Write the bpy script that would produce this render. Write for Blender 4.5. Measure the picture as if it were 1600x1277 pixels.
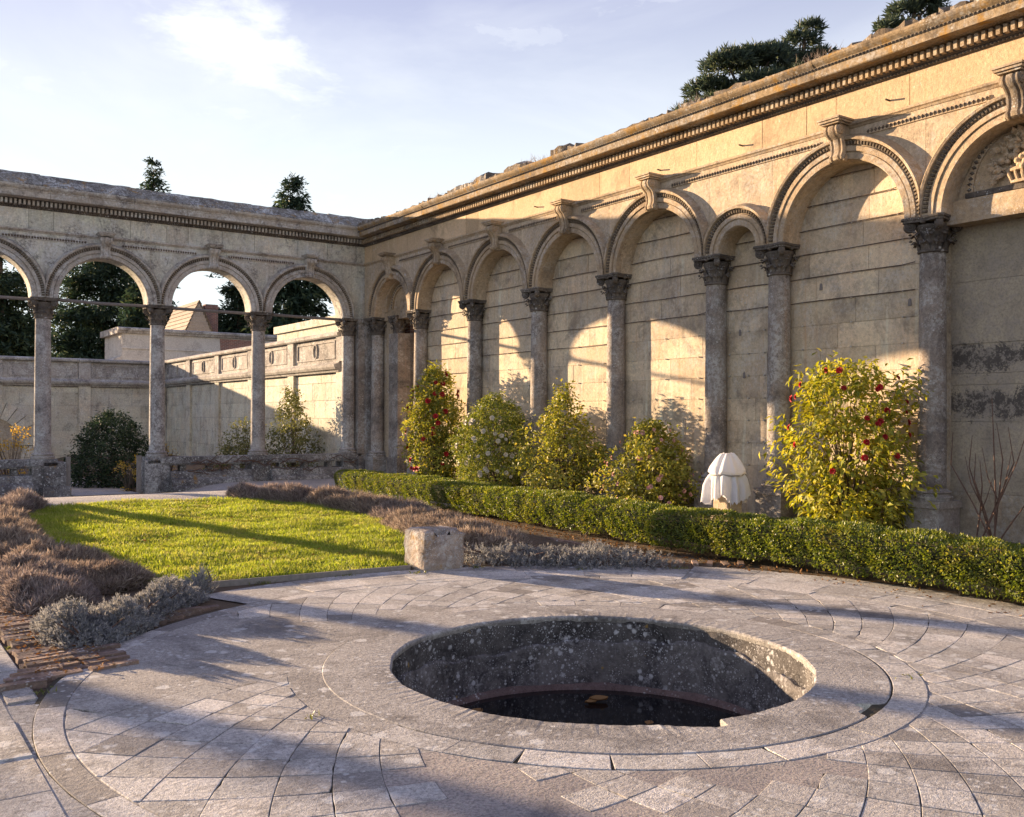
import bpy, math, random
import numpy as np
from math import radians as rad, pi, sin, cos, sqrt, exp, log, atan2
from mathutils import Matrix, Vector
random.seed(7); rng = np.random.default_rng(7)
for o in list(bpy.data.objects): bpy.data.objects.remove(o)
S = bpy.context.scene; COL = S.collection

# ------------------------------------------------------------------ camera, sky, sun, exposure
YAW = rad(34.85)
cam = bpy.data.objects.new('camera', bpy.data.cameras.new('camera')); COL.objects.link(cam)
cam.data.sensor_width = 36; cam.data.lens = 33.75; cam.data.shift_y = 0.0088
cam.data.clip_start = 0.05; cam.data.clip_end = 3000
cam.matrix_world = Matrix.Translation((0, 0, 1.65)) @ Matrix.Rotation(-YAW, 4, 'Z') @ Matrix.Rotation(rad(90), 4, 'X') @ Matrix.Rotation(0.0044, 4, 'Z')
S.camera = cam
SUN_AZ, SUN_EL = rad(22.0), rad(8.6)      # azimuth from +y towards -x
sun_dir = Vector((-sin(SUN_AZ)*cos(SUN_EL), cos(SUN_AZ)*cos(SUN_EL), sin(SUN_EL)))
W = bpy.data.worlds.new('World'); S.world = W; W.use_nodes = True
wn, wl = W.node_tree.nodes, W.node_tree.links
bg = wn['Background']
sky = wn.new('ShaderNodeTexSky'); sky.sky_type = 'NISHITA'; sky.sun_disc = False
sky.sun_elevation = SUN_EL; sky.sun_rotation = -SUN_AZ
sky.altitude = 50; sky.air_density = 1.0; sky.dust_density = 0.35; sky.ozone_density = 1.6
bg.inputs['Strength'].default_value = 0.094
sl = bpy.data.lights.new('sun', 'SUN'); sl.energy = 4.5; sl.angle = rad(0.5); sl.color = (1.0, 0.72, 0.45)
so = bpy.data.objects.new('sun', sl); COL.objects.link(so)
so.rotation_euler = sun_dir.to_track_quat('Z', 'Y').to_euler(); so.location = (-20, 60, 20)
S.view_settings.view_transform = 'Standard'; S.view_settings.look = 'None'
S.view_settings.exposure = 1.92; S.view_settings.gamma = 1.0; S.view_settings.use_curve_mapping = False
S.render.engine = 'CYCLES'
try:
    S.cycles.use_denoising = True; S.cycles.max_bounces = 4; S.cycles.diffuse_bounces = 2; S.cycles.glossy_bounces = 2; S.cycles.transmission_bounces = 2; S.cycles.caustics_reflective = False; S.cycles.caustics_refractive = False
except Exception: pass

def sky_clouds():
    # thin high wisps: direction projected on a cloud deck, two noises multiplied
    tc = wn.new('ShaderNodeTexCoord'); sep = wn.new('ShaderNodeSeparateXYZ'); wl.new(tc.outputs['Generated'], sep.inputs[0])
    def M(op, a, b=None, c=None):
        n = wn.new('ShaderNodeMath'); n.operation = op
        for i, v in enumerate((a, b, c)):
            if v is None: continue
            if hasattr(v, 'links') or hasattr(v, 'is_linked'): wl.new(v, n.inputs[i])
            else: n.inputs[i].default_value = v
        return n.outputs[0]
    zz = M('MAXIMUM', sep.outputs['Z'], 0.02)
    den = M('ADD', zz, 0.12)
    cx = M('DIVIDE', sep.outputs['X'], den); cy = M('DIVIDE', sep.outputs['Y'], den)
    comb = wn.new('ShaderNodeCombineXYZ'); wl.new(cx, comb.inputs[0]); wl.new(cy, comb.inputs[1])
    def noise(scale, det, rough, off=(0, 0, 0), dist=0.0):
        mp = wn.new('ShaderNodeMapping'); mp.inputs['Location'].default_value = off; wl.new(comb.outputs[0], mp.inputs['Vector'])
        n = wn.new('ShaderNodeTexNoise'); n.inputs['Scale'].default_value = scale; n.inputs['Detail'].default_value = det
        n.inputs['Roughness'].default_value = rough; n.inputs['Distortion'].default_value = dist; wl.new(mp.outputs[0], n.inputs['Vector'])
        return n.outputs['Fac']
    # one wispy cloud standing over the colonnade, a few lesser shreds and faint veils all round
    cc = (0.685, 1.90)
    dx = M('SUBTRACT', cx, cc[0]); dy = M('SUBTRACT', cy, cc[1])
    w1 = noise(6.5, 9, 0.62, (3.1, 1.7, 0), 0.35); w2 = noise(2.2, 5, 0.6, (7.7, 2.2, 0), 0.3)
    ex = M('SUBTRACT', M('MULTIPLY', dx, 0.80), M('MULTIPLY', dy, -0.60)); ey = M('SUBTRACT', M('MULTIPLY', dy, 0.80), M('MULTIPLY', dx, 0.60))
    d2 = M('SQRT', M('ADD', M('POWER', M('ABSOLUTE', M('DIVIDE', ex, 0.27)), 2.0), M('POWER', M('ABSOLUTE', M('DIVIDE', ey, 0.165)), 2.0)))
    blob = M('SUBTRACT', 1.0, d2)
    c1 = M('ADD', M('MULTIPLY', blob, 0.75), M('MULTIPLY', M('SUBTRACT', w1, 0.5), 3.0))
    c1 = M('MULTIPLY', M('MINIMUM', M('MAXIMUM', c1, 0.0), 0.85), M('MINIMUM', M('MAXIMUM', M('MULTIPLY', M('ADD', blob, 0.35), 1.6), 0.0), 1.0))
    shred = M('MULTIPLY', M('MAXIMUM', M('SUBTRACT', M('MULTIPLY', w1, w2), 0.33), 0.0), 4.0)
    veil = noise(0.8, 6, 0.6, (0.3, 5.2, 0), 0.8)
    v1 = M('MULTIPLY', M('MAXIMUM', M('SUBTRACT', veil, 0.46), 0.0), 1.6)
    fac = M('MINIMUM', M('ADD', M('ADD', c1, M('MINIMUM', shred, 0.12)), v1), 0.88)
    # haze whitens the lowest sky
    mr = wn.new('ShaderNodeMapRange'); mr.interpolation_type = 'SMOOTHSTEP'; wl.new(zz, mr.inputs[0])
    for i_, v_ in enumerate((0.13, 0.54, 0.98, 0.05)): mr.inputs[i_+1].default_value = v_
    hmix = wn.new('ShaderNodeMix'); hmix.data_type = 'RGBA'; wl.new(mr.outputs[0], hmix.inputs['Factor'])
    gm = wn.new('ShaderNodeGamma'); gm.inputs['Gamma'].default_value = 0.50; wl.new(sky.outputs[0], gm.inputs['Color'])
    tint = wn.new('ShaderNodeMix'); tint.data_type = 'RGBA'; tint.blend_type = 'MULTIPLY'; tint.inputs['Factor'].default_value = 1.0
    wl.new(gm.outputs[0], tint.inputs['A']); tint.inputs['B'].default_value = SKY_TINT
    wl.new(tint.outputs['Result'], hmix.inputs['A']); hmix.inputs['B'].default_value = SKY_HAZE
    cm = wn.new('ShaderNodeMix'); cm.data_type = 'RGBA'
    wl.new(fac, cm.inputs['Factor']); wl.new(hmix.outputs['Result'], cm.inputs['A']); cm.inputs['B'].default_value = SKY_CLOUD
    wl.new(cm.outputs['Result'], bg.inputs['Color'])
SKY_TINT = (0.82, 0.69, 1.11, 1); SKY_HAZE = (3.0, 3.3, 3.35, 1); SKY_CLOUD = (3.3, 3.4, 3.5, 1)
sky_clouds()

# ------------------------------------------------------------------ mesh helpers
class MB:
    def __init__(s): s.v = []; s.f = []
    def add(s, vs, fs):
        b = len(s.v); s.v.extend([tuple(map(float, p)) for p in vs]); s.f.extend([tuple(b+i for i in f) for f in fs]); return s
    def box(s, x0, x1, y0, y1, z0, z1, M=None):
        vs = [(x, y, z) for z in (z0, z1) for y in (y0, y1) for x in (x0, x1)]
        if M is not None: vs = [tuple(M @ Vector(p)) for p in vs]
        return s.add(vs, [(0, 2, 3, 1), (4, 5, 7, 6), (0, 1, 5, 4), (2, 6, 7, 3), (0, 4, 6, 2), (1, 3, 7, 5)])
    def grid(s, P, cu=False, cv=False):
        m, n = len(P), len(P[0]); vs = [p for r in P for p in r]; fs = []
        for i in range(m if cu else m-1):
            for j in range(n if cv else n-1):
                a, b = i, (i+1) % m; c, d = j, (j+1) % n
                fs.append((a*n+c, a*n+d, b*n+d, b*n+c))
        return s.add(vs, fs)
    def lathe(s, prof, n=24, c=(0, 0, 0), capt=True, capb=True):
        P = [[(c[0]+r*cos(2*pi*k/n), c[1]+r*sin(2*pi*k/n), c[2]+z) for k in range(n)] for r, z in prof]
        b = len(s.v); s.grid(P, False, True)
        if capb: s.f.append(tuple(b+k for k in range(n))[::-1])
        if capt: s.f.append(tuple(b+(len(prof)-1)*n+k for k in range(n)))
        return s
    def tube(s, pts, rads, n=6):
        pts = [Vector(p) for p in pts]
        if not hasattr(rads, '__len__'): rads = [rads]*len(pts)
        P = []; ref = Vector((0.31, 0.17, 0.93)).normalized()
        for i, p in enumerate(pts):
            t = (pts[min(i+1, len(pts)-1)] - pts[max(i-1, 0)])
            if t.length < 1e-9: t = Vector((0, 0, 1))
            t.normalize(); rr = ref if abs(t.dot(ref)) < .95 else Vector((1, 0, 0))
            u = t.cross(rr).normalized(); v = t.cross(u)
            P.append([tuple(p + (u*cos(2*pi*k/n) + v*sin(2*pi*k/n))*rads[i]) for k in range(n)])
        b = len(s.v); s.grid(P, False, True)
        s.f.append(tuple(b+k for k in range(n))); s.f.append(tuple(b+(len(pts)-1)*n+k for k in range(n))[::-1]); return s
    def prism(s, poly, z0, z1):
        n = len(poly); vs = [(p[0], p[1], z0) for p in poly] + [(p[0], p[1], z1) for p in poly]
        return s.add(vs, [tuple(range(n))[::-1], tuple(range(n, 2*n))] + [(i, (i+1) % n, n+(i+1) % n, n+i) for i in range(n)])
    def mesh(s, name, mat=None, smooth=False, fix=True):
        me = bpy.data.meshes.new(name); me.from_pydata(s.v, [], s.f)
        if mat: me.materials.append(mat)
        if fix:
            import bmesh
            bm = bmesh.new(); bm.from_mesh(me); bmesh.ops.recalc_face_normals(bm, faces=bm.faces); bm.to_mesh(me); bm.free()
        if smooth:
            me.shade_smooth()
            if smooth == 'auto':
                me.set_sharp_from_angle(angle=rad(38))
        me.update(); return me
    def build(s, name, mat, parent=None, smooth=False, **kw):
        return obj(name, s.mesh(name, mat, smooth), parent, **kw)
def obj(name, me, parent=None, label=None, cat=None, group=None, kind=None, loc=None, rz=None):
    o = bpy.data.objects.new(name, me); COL.objects.link(o)
    if parent: o.parent = parent
    if loc is not None: o.location = loc
    if rz is not None: o.rotation_euler = (0, 0, rz)
    if label: o['label'] = label
    if cat: o['category'] = cat
    if group: o['group'] = group
    if kind: o['kind'] = kind
    return o
def thing(name, label, cat, group=None, loc=(0, 0, 0), rz=0):
    return obj(name, None, None, label, cat, group, None, loc, rz)
def npmesh(name, V, F, mat, smooth=False):
    V = np.asarray(V, dtype=np.float32).reshape(-1, 3); F = np.asarray(F, dtype=np.int32); k = F.shape[1]
    me = bpy.data.meshes.new(name); me.vertices.add(len(V)); me.vertices.foreach_set('co', V.ravel())
    me.loops.add(F.size); me.loops.foreach_set('vertex_index', F.ravel())
    me.polygons.add(len(F)); me.polygons.foreach_set('loop_start', np.arange(0, F.size, k, dtype=np.int32))
    me.update(calc_edges=True); me.materials.append(mat)
    if smooth: me.shade_smooth()
    return me
def unit(a): return a/np.maximum(np.linalg.norm(a, axis=-1, keepdims=True), 1e-9)
def leafmesh(name, P, D, Nn, L, Wd, mat, fold=0.25):
    """one folded diamond leaf per point: base P, direction D, face normal Nn, length L, width Wd"""
    N = len(P); D = unit(D); side = unit(np.cross(D, Nn)); nn = np.cross(side, D)
    L = np.broadcast_to(L, (N,))[:, None]; Wd = np.broadcast_to(Wd, (N,))[:, None]
    a = P; t = P + D*L - nn*L*0.15; m = P + D*L*0.42
    l = m + side*Wd*.5 + nn*Wd*fold; r = m - side*Wd*.5 + nn*Wd*fold
    V = np.stack([a, r, t, l], 1).reshape(-1, 3); b = np.arange(N)[:, None]*4
    F = np.concatenate([b+np.array([[0, 1, 2]]), b+np.array([[0, 2, 3]])], 1).reshape(-1, 3)
    return npmesh(name, V, F, mat)
def blades(name, P, D, L, Wd, mat, bend=0.3):
    """thin upright blades: two-segment strips"""
    N = len(P); D = unit(D); rz = rng.normal(size=(N, 3)); side = unit(np.cross(D, rz)); fw = np.cross(side, D)
    L = np.broadcast_to(L, (N,))[:, None]; Wd = np.broadcast_to(Wd, (N,))[:, None]
    m = P + D*L*.55 + fw*L*bend*.25; t = P + D*L + fw*L*bend
    V = np.stack([P-side*Wd*.5, P+side*Wd*.5, m+side*Wd*.4, m-side*Wd*.4, t], 1).reshape(-1, 3); b = np.arange(N)[:, None]*5
    F = np.concatenate([b+np.array([[0, 1, 2]]), b+np.array([[0, 2, 3]]), b+np.array([[3, 2, 4]])], 1).reshape(-1, 3)
    return npmesh(name, V, F, mat)
def rdirs(n): return unit(rng.normal(size=(n, 3)))
def hash3(P, s):
    P = np.asarray(P); return np.sin(P[:, 0]*s*1.7+1.3*np.sin(P[:, 1]*s*.9+.5))*.5+np.sin(P[:, 1]*s*1.3+1.1*np.sin(P[:, 2]*s*1.9+2.))*.3+np.sin(P[:, 2]*s*2.1+P[:, 0]*s*.8)*.3

# ------------------------------------------------------------------ materials
class NT:
    def __init__(s, name):
        s.m = bpy.data.materials.new(name); s.m.use_nodes = True; s.n = s.m.node_tree.nodes; s.l = s.m.node_tree.links
        s.b = s.n['Principled BSDF']; s.geo = s.n.new('ShaderNodeNewGeometry'); s.oi = s.n.new('ShaderNodeObjectInfo')
        s.pos = s.geo.outputs['Position']
    def put(s, v, i):
        if isinstance(v, (int, float)): i.default_value = v
        elif isinstance(v, tuple): i.default_value = v if len(v) != 3 or i.type == 'VECTOR' else v+(1,)
        else: s.l.new(v, i)
    def mapv(s, v, sc=(1, 1, 1), rot=(0, 0, 0)):
        n = s.n.new('ShaderNodeMapping'); s.put(v, n.inputs['Vector']); n.inputs['Scale'].default_value = sc; n.inputs['Rotation'].default_value = rot; return n.outputs[0]
    def noise(s, sc, det=4, ro=.55, v=None, dist=0.):
        n = s.n.new('ShaderNodeTexNoise'); n.inputs['Scale'].default_value = sc; n.inputs['Detail'].default_value = det; n.inputs['Roughness'].default_value = ro
        n.inputs['Distortion'].default_value = dist; s.put(v if v is not None else s.pos, n.inputs['Vector']); return n.outputs['Fac']
    def vor(s, sc, v=None, out='Distance', rnd=1.0):
        n = s.n.new('ShaderNodeTexVoronoi'); n.inputs['Scale'].default_value = sc; n.inputs['Randomness'].default_value = rnd
        s.put(v if v is not None else s.pos, n.inputs['Vector']); return n.outputs[out]
    def ramp(s, f, a, b, va=0., vb=1.):
        n = s.n.new('ShaderNodeMapRange'); n.clamp = True; s.put(f, n.inputs[0])
        for i, x in enumerate((a, b, va, vb)): n.inputs[i+1].default_value = x
        return n.outputs[0]
    def mix(s, f, a, b, t='MIX'):
        n = s.n.new('ShaderNodeMix'); n.data_type = 'RGBA'; n.blend_type = t
        s.put(f, n.inputs['Factor']); s.put(a, n.inputs['A']); s.put(b, n.inputs['B']); return n.outputs['Result']
    def math(s, op, a, b=0.):
        n = s.n.new('ShaderNodeMath'); n.operation = op; s.put(a, n.inputs[0]); s.put(b, n.inputs[1]); return n.outputs[0]
    def hsv(s, c, h=.5, sa=1., v=1.):
        n = s.n.new('ShaderNodeHueSaturation'); s.put(h, n.inputs['Hue']); s.put(sa, n.inputs['Saturation']); s.put(v, n.inputs['Value']); s.put(c, n.inputs['Color']); return n.outputs[0]
    def bump(s, h, st=.4, d=.02, prev=None):
        n = s.n.new('ShaderNodeBump'); n.inputs['Strength'].default_value = st; n.inputs['Distance'].default_value = d; s.put(h, n.inputs['Height'])
        if prev is not None: s.l.new(prev, n.inputs['Normal'])
        return n.outputs[0]
    def done(s, col, rough=.9, normal=None, spec=.25):
        s.put(col, s.b.inputs['Base Color']); s.put(rough, s.b.inputs['Roughness']); s.b.inputs['Specular IOR Level'].default_value = spec
        if normal is not None: s.l.new(normal, s.b.inputs['Normal'])
        return s.m
def stone(name, c1, c2, grime=(.055, .05, .05), ga=.5, lich=.0, orange=.0, streak=0., var=.12, gsc=1.1, bst=.5, spots=1.0, lcol=(.60, .60, .58), grain=1.0, crust=0., speck=.5):
    t = NT(name)
    n1 = t.noise(1.6, 4, .6); n2 = t.noise(13, 5, .7); n3 = t.noise(75, 3, .7)
    c = t.mix(t.ramp(n1, .32, .68), c1, c2)
    c = t.mix(t.ramp(n2, .38, .7, 0., .45*grain), c, tuple(x*.62 for x in c1))
    c = t.mix(t.ramp(n3, .52, .70, 0., .40*grain), c, tuple(x*.48 for x in c2))
    c = t.mix(t.ramp(n2, .46, .30, 0., .35*grain), c, tuple(min(.8, x*1.2) for x in c1))
    c = t.hsv(c, .5, 1., t.ramp(t.oi.outputs['Random'], 0, 1, 1-var, 1+var))
    c = t.hsv(c, .5, 1., t.ramp(t.noise(21, 6, .88), .30, .70, 1-.50*grain, 1+.34*grain))
    if speck > 0:
        sp_ = t.noise(42, 2, .5); c = t.mix(t.ramp(sp_, .62, .72, 0, speck), c, tuple(x*.35 for x in c2)); sp2 = t.noise(115, 2, .6); c = t.mix(t.ramp(sp2, .60, .72, 0, speck*.8), c, tuple(x*.3 for x in c2))
    if streak > 0:
        st = t.noise(1.0, 5, .72, t.mapv(t.pos, (3.2, 3.2, .6)), .6); st2 = t.noise(.9, 4, .6)
        c = t.mix(t.math('MULTIPLY', t.ramp(st, .44, .74, 0, streak*.8), t.ramp(st2, .40, .58)), c, tuple(x*2.2 for x in grime))
        lt = t.noise(1.0, 4, .6, t.mapv(t.pos, (7.0, 7.0, .8)), .3); c = t.mix(t.ramp(lt, .60, .72, 0, streak*.6), c, tuple(min(.75, x*1.35) for x in c1))
        sr = t.noise(1.0, 4, .5, t.mapv(t.pos, (9.0, 9.0, .35)), .2)
        c = t.mix(t.ramp(sr, .6, .8, 0, streak*.5), c, (.5, .25, .1))
    if ga > 0:
        g = t.noise(gsc, 5, .7, None, .6); g2 = t.noise(7, 5, .75)
        gm_ = t.math('ADD', t.math('MULTIPLY', g, .7), t.math('MULTIPLY', g2, .3))
        c = t.mix(t.ramp(gm_, .60-.17*ga, .72-.12*ga, 0, min(.9, .3+ga*.6)), c, grime)
    if lich > 0:
        wob = t.math('MULTIPLY', t.math('SUBTRACT', n2, .5), .55)
        d = t.math('ADD', t.vor(10*spots), wob); sz = t.noise(1.9, 3, .6)
        m = t.math('MULTIPLY', t.ramp(d, .17, .27, 1, 0), t.ramp(sz, .62-.3*lich, .74-.25*lich))
        d2 = t.math('ADD', t.vor(33*spots), t.math('MULTIPLY', wob, .6)); m2 = t.math('MULTIPLY', t.ramp(d2, .2, .34, 1, 0), t.ramp(t.noise(3.1, 4, .6), .58-.25*lich, .7-.2*lich))
        c = t.mix(t.math('MULTIPLY', t.math('MAXIMUM', m, m2), .8), c, lcol)
        cr = t.noise(6.5, 5, .8, None, .5); c = t.mix(t.ramp(cr, .58-.1*lich, .68, 0, lich*.7), c, tuple(x*.75 for x in lcol))
    if crust > 0:
        k1 = t.noise(1.3, 5, .75, None, .8); k2 = t.noise(17, 4, .75); c = t.mix(t.math('MULTIPLY', t.ramp(k1, .47, .60), t.ramp(k2, .40, .58, 0, crust)), c, lcol)
        k3 = t.noise(2.1, 5, .75, t.mapv(t.pos, (1, 1, .8), (0, 0, 1.0)), .5); c = t.mix(t.math('MULTIPLY', t.ramp(k3, .52, .62), t.ramp(k2, .62, .42, 0, crust*.85)), c, (.12, .11, .115))
    if orange > 0:
        o = t.noise(3.6, 5, .7, None, .3); c = t.mix(t.ramp(o, .62-.12*orange, .72-.1*orange, 0, .8), c, (.36, .20, .04))
    b = t.bump(t.math('ADD', n2, t.math('MULTIPLY', n3, .4)), min(1, bst*1.1), .022)
    return t.done(c, .92, b, .15)
WARM1, WARM2 = (.62, .50, .35), (.52, .405, .28)
GREY1, GREY2 = (.40, .36, .31), (.30, .27, .24)
M_wall = stone('warm_ashlar', WARM1, WARM2, grime=(.17, .14, .11), ga=.48, lich=.08, streak=.6, gsc=1.4, crust=.3)
M_frieze = stone('frieze_ashlar', (0.695, 0.518, 0.335), (0.595, 0.436, 0.267), ga=0.42, lich=.05, streak=0.45, grain=0.65, speck=0.6, grime=(.20, .155, .11), gsc=1.3, var=0.16)
M_recess = stone('recess_ashlar', (0.740, 0.622, 0.435), (0.664, 0.516, 0.356), ga=0.62, lich=.08, streak=0.95, var=0.16, grain=0.7, spots=1.4, crust=0.35, speck=0.7, grime=(.16, .14, .12), gsc=1.5)
M_mould = stone('moulded_stone', (0.559, 0.430, 0.285), (0.452, 0.339, 0.219), ga=0.55, lich=.12, grain=.8, crust=0.4, speck=0.7)
M_egg = stone('carved_ornament', (0.210, 0.168, 0.122), (0.133, 0.108, 0.084), ga=.5, lich=.1, gsc=3)
M_cap = stone('capital_stone', (0.226, 0.195, 0.164), (0.130, 0.113, 0.099), ga=0.7, lich=.25, gsc=2.5)
M_dark = stone('blackened_ornament', (.22, .185, .15), (.11, .095, .085), ga=.8, lich=.15, gsc=3)
M_cornR = stone('cornice_stone_warm', (0.431, 0.324, 0.202), (0.338, 0.245, 0.140), ga=0.65, lich=.3, orange=.75, crust=.45, speck=0.9)
M_cope = stone('lichened_coping', (0.263, 0.234, 0.195), (0.146, 0.132, 0.117), ga=.6, lich=.85, orange=.6, bst=1.1, spots=1.3, crust=1.0, speck=.9)
M_backw = stone('grey_ashlar', (0.740, 0.738, 0.607), (0.670, 0.591, 0.492), ga=0.36, lich=.4, streak=0.75, crust=0.9)
M_backm = stone('grey_moulded', (0.577, 0.514, 0.427), (0.427, 0.376, 0.326), ga=0.55, lich=.45, crust=0.9)
M_col = stone('column_stone', (0.403, 0.341, 0.285), (0.287, 0.249, 0.215), ga=0.66, lich=.45, gsc=1.6, spots=2.0, streak=.4, bst=.8, crust=0.6, speck=1.0)
M_colb = stone('column_stone_back', (0.494, 0.448, 0.401), (0.333, 0.304, 0.287), ga=0.6, lich=.75, gsc=1.6, spots=1.6, streak=.35, bst=.8, crust=0.9, speck=1.0)
M_ped = stone('pedestal_stone', (0.420, 0.376, 0.332), (0.309, 0.276, 0.254), ga=.5, lich=.5, crust=.6, speck=.8)
M_rubble = stone('rubble_coping', (.26, .20, .14), (.16, .125, .09), ga=.55, lich=.4, orange=.3, bst=1.1, crust=.5, speck=.9)
M_balu = stone('balustrade_stone', (0.270, 0.250, 0.236), (0.162, 0.155, 0.155), ga=.8, lich=.75, orange=.15, bst=.9, crust=.8, speck=.8)
M_terr = stone('terrace_stone', (0.718, 0.711, 0.583), (0.669, 0.583, 0.456), ga=0.4, lich=.3, streak=0.6, crust=0.6)
M_terrp = stone('terrace_parapet', (0.459, 0.421, 0.384), (0.310, 0.293, 0.285), ga=0.65, lich=.6, crust=.8)
def soot():
    t = NT('sooty_plaster'); g = t.noise(3.0, 6, .8, None, .5); n = t.noise(30, 5, .8); sp = t.n.new('ShaderNodeSeparateXYZ'); t.put(t.pos, sp.inputs[0]); z = sp.outputs[2]
    c = t.mix(t.ramp(n, .35, .65), (.48, .41, .30), (.35, .30, .22)); c = t.mix(t.ramp(t.noise(1.5, 5, .7), .45, .65, 0, .6), c, (.20, .18, .155))
    b1 = t.math('SUBTRACT', 1., t.math('DIVIDE', t.math('ABSOLUTE', t.math('SUBTRACT', z, 1.88)), .34)); b2 = t.math('SUBTRACT', 1., t.math('DIVIDE', t.math('ABSOLUTE', t.math('SUBTRACT', z, 2.52)), .28))
    k = t.math('ADD', t.math('MAXIMUM', t.math('MAXIMUM', b1, b2), -.6), t.math('ADD', t.math('MULTIPLY', t.math('SUBTRACT', g, .5), 3.6), t.math('MULTIPLY', t.math('SUBTRACT', n, .5), 1.2)))
    c = t.mix(t.ramp(k, .40, .62, 0, .88), c, (.06, .054, .052)); c = t.mix(t.ramp(t.noise(8, 6, .85), .50, .56, 0, .75), c, (.34, .30, .25)); c = t.mix(t.ramp(n, .5, .62, 0, .35), c, (.16, .145, .13))
    return t.done(c, .9, t.bump(g, .6, .03, t.bump(n, .5, .01)))
M_black = soot()
M_plast = stone('old_plaster', (0.600, 0.503, 0.360), (0.450, 0.374, 0.270), ga=.42, lich=.2, streak=.7, spots=2.6, crust=0.45, speck=.9)
M_slab = None
def paving(name, c1, c2, var, lich, dark):
    t = NT(name); n1 = t.noise(2.2, 5, .65); n2 = t.noise(34, 4, .75); n3 = t.noise(140, 2, .7); rnd = t.oi.outputs['Random']
    c = t.mix(t.ramp(n1, .3, .7), c1, c2)
    c = t.hsv(c, t.ramp(rnd, 0, 1, .495, .508), t.ramp(t.math('FRACT', t.math('MULTIPLY', rnd, 7.3)), 0, 1, .65, 1.15), t.ramp(t.math('FRACT', t.math('MULTIPLY', rnd, 13.7)), 0, 1, 1-var, 1+var))
    c = t.mix(t.ramp(n2, .44, .68, 0, .55), c, tuple(x*.5 for x in c2))
    c = t.mix(t.ramp(n3, .5, .7, 0, .4), c, tuple(x*.45 for x in c2))
    g = t.noise(1.1, 5, .72, None, .7); c = t.mix(t.ramp(g, .50, .66, 0, dark), c, (.075, .07, .072))
    c = t.hsv(c, .5, 1., t.ramp(t.noise(36, 6, .9), .30, .70, .45, 1.42))
    g3 = t.noise(5.5, 5, .75, None, .4); c = t.mix(t.ramp(g3, .52, .66, 0, dark*.8), c, (.13, .115, .105))
    s4 = t.noise(62, 2, .5); c = t.mix(t.ramp(s4, .60, .70, 0, .6), c, (.10, .09, .09)); s5 = t.noise(210, 2, .6); c = t.mix(t.ramp(s5, .54, .66, 0, .5), c, (.14, .13, .125))
    c = t.mix(t.ramp(t.math('FRACT', t.math('MULTIPLY', rnd, 31.7)), .90, .93, 0, .55*min(1, var*6)), c, (.12, .105, .095))
    wob = t.math('MULTIPLY', t.math('SUBTRACT', n2, .5), .4)
    d = t.math('ADD', t.vor(4.6), wob); m = t.math('MULTIPLY', t.ramp(d, .17, .23, 1, 0), t.ramp(t.noise(1.1, 3, .6), .55-.2*lich, .62-.15*lich))
    d2 = t.math('ADD', t.vor(16), t.math('MULTIPLY', wob, .8)); m2 = t.math('MULTIPLY', t.ramp(d2, .18, .29, 1, 0), t.ramp(t.noise(2.3, 4, .65), .46, .56))
    c = t.mix(t.math('MULTIPLY', t.math('MAXIMUM', m, m2), .72*min(1, lich+.3)), c, (.60, .60, .585))
    b = t.bump(t.math('ADD', n2, t.math('MULTIPLY', n3, .45)), .75, .013)
    return t.done(c, .85, b, .3)
M_slab = paving('paving_slab', (.64, .60, .55), (.50, .475, .445), .28, 1.0, .6)
M_rim = paving('rim_concrete', (.50, .47, .435), (.39, .37, .35), .05, 1.0, .65)
M_cement = paving('cement_patch', (.50, .47, .435), (.39, .37, .35), .05, 1.0, .6)
def agg():
    t = NT('pebbly_concrete'); n1 = t.noise(1.7, 5, .6); v = t.vor(120, None, 'Color'); d = t.vor(120); n2 = t.noise(55, 3, .75)
    c = t.mix(t.ramp(n1, .35, .65), (.42, .37, .325), (.29, .26, .24)); bw = t.hsv(v, .5, .15, .9)
    c = t.mix(.22, c, bw, 'OVERLAY'); c = t.mix(t.ramp(n2, .45, .65, 0, .65), c, (.11, .10, .10)); c = t.mix(t.ramp(t.noise(3, 5, .7), .55, .68, 0, .5), c, (.09, .085, .09))
    return t.done(c, .9, t.bump(n2, .6, .008))
M_agg = agg()
def poolwall(name='pool_wall_stone', k=1.0, cr=.60):
    t = NT(name); n1 = t.noise(3.5, 5, .75, None, .6); n2 = t.noise(30, 4, .7)
    c = t.mix(t.ramp(n1, .36, .62), (.04*k, .037*k, .039*k), (.15*k, .138*k, .132*k)); c = t.mix(t.ramp(n2, .5, .65, 0, .5), c, (.2*k, .19*k, .19*k))
    wob = t.math('MULTIPLY', t.math('SUBTRACT', n2, .5), .5)
    for sc, lo in ((11, .47), (24, .45), (55, .44)):
        d = t.math('ADD', t.vor(sc), wob); m = t.math('MULTIPLY', t.ramp(d, .16, .27, 1, 0), t.ramp(t.noise(2.0+sc*.06, 4, .65), lo, lo+.12)); c = t.mix(t.math('MULTIPLY', m, .8), c, (.55, .55, .56))
    c = t.mix(t.ramp(t.noise(5, 5, .8), cr, cr+.08, 0, .8), c, (.34, .33, .335)); c = t.mix(t.ramp(t.noise(9, 3, .6), .72, .76, 0, .7), c, (.35, .22, .05))
    return t.done(c, .9, t.bump(n1, .6, .03, t.bump(n2, .6, .012)))
M_pool = poolwall(k=.75); M_pool2 = poolwall('pool_lower_course', 1.15, .56)
M_ledge = stone('pool_ledge', (.24, .17, .15), (.16, .11, .10), ga=.4, lich=.2)
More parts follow.
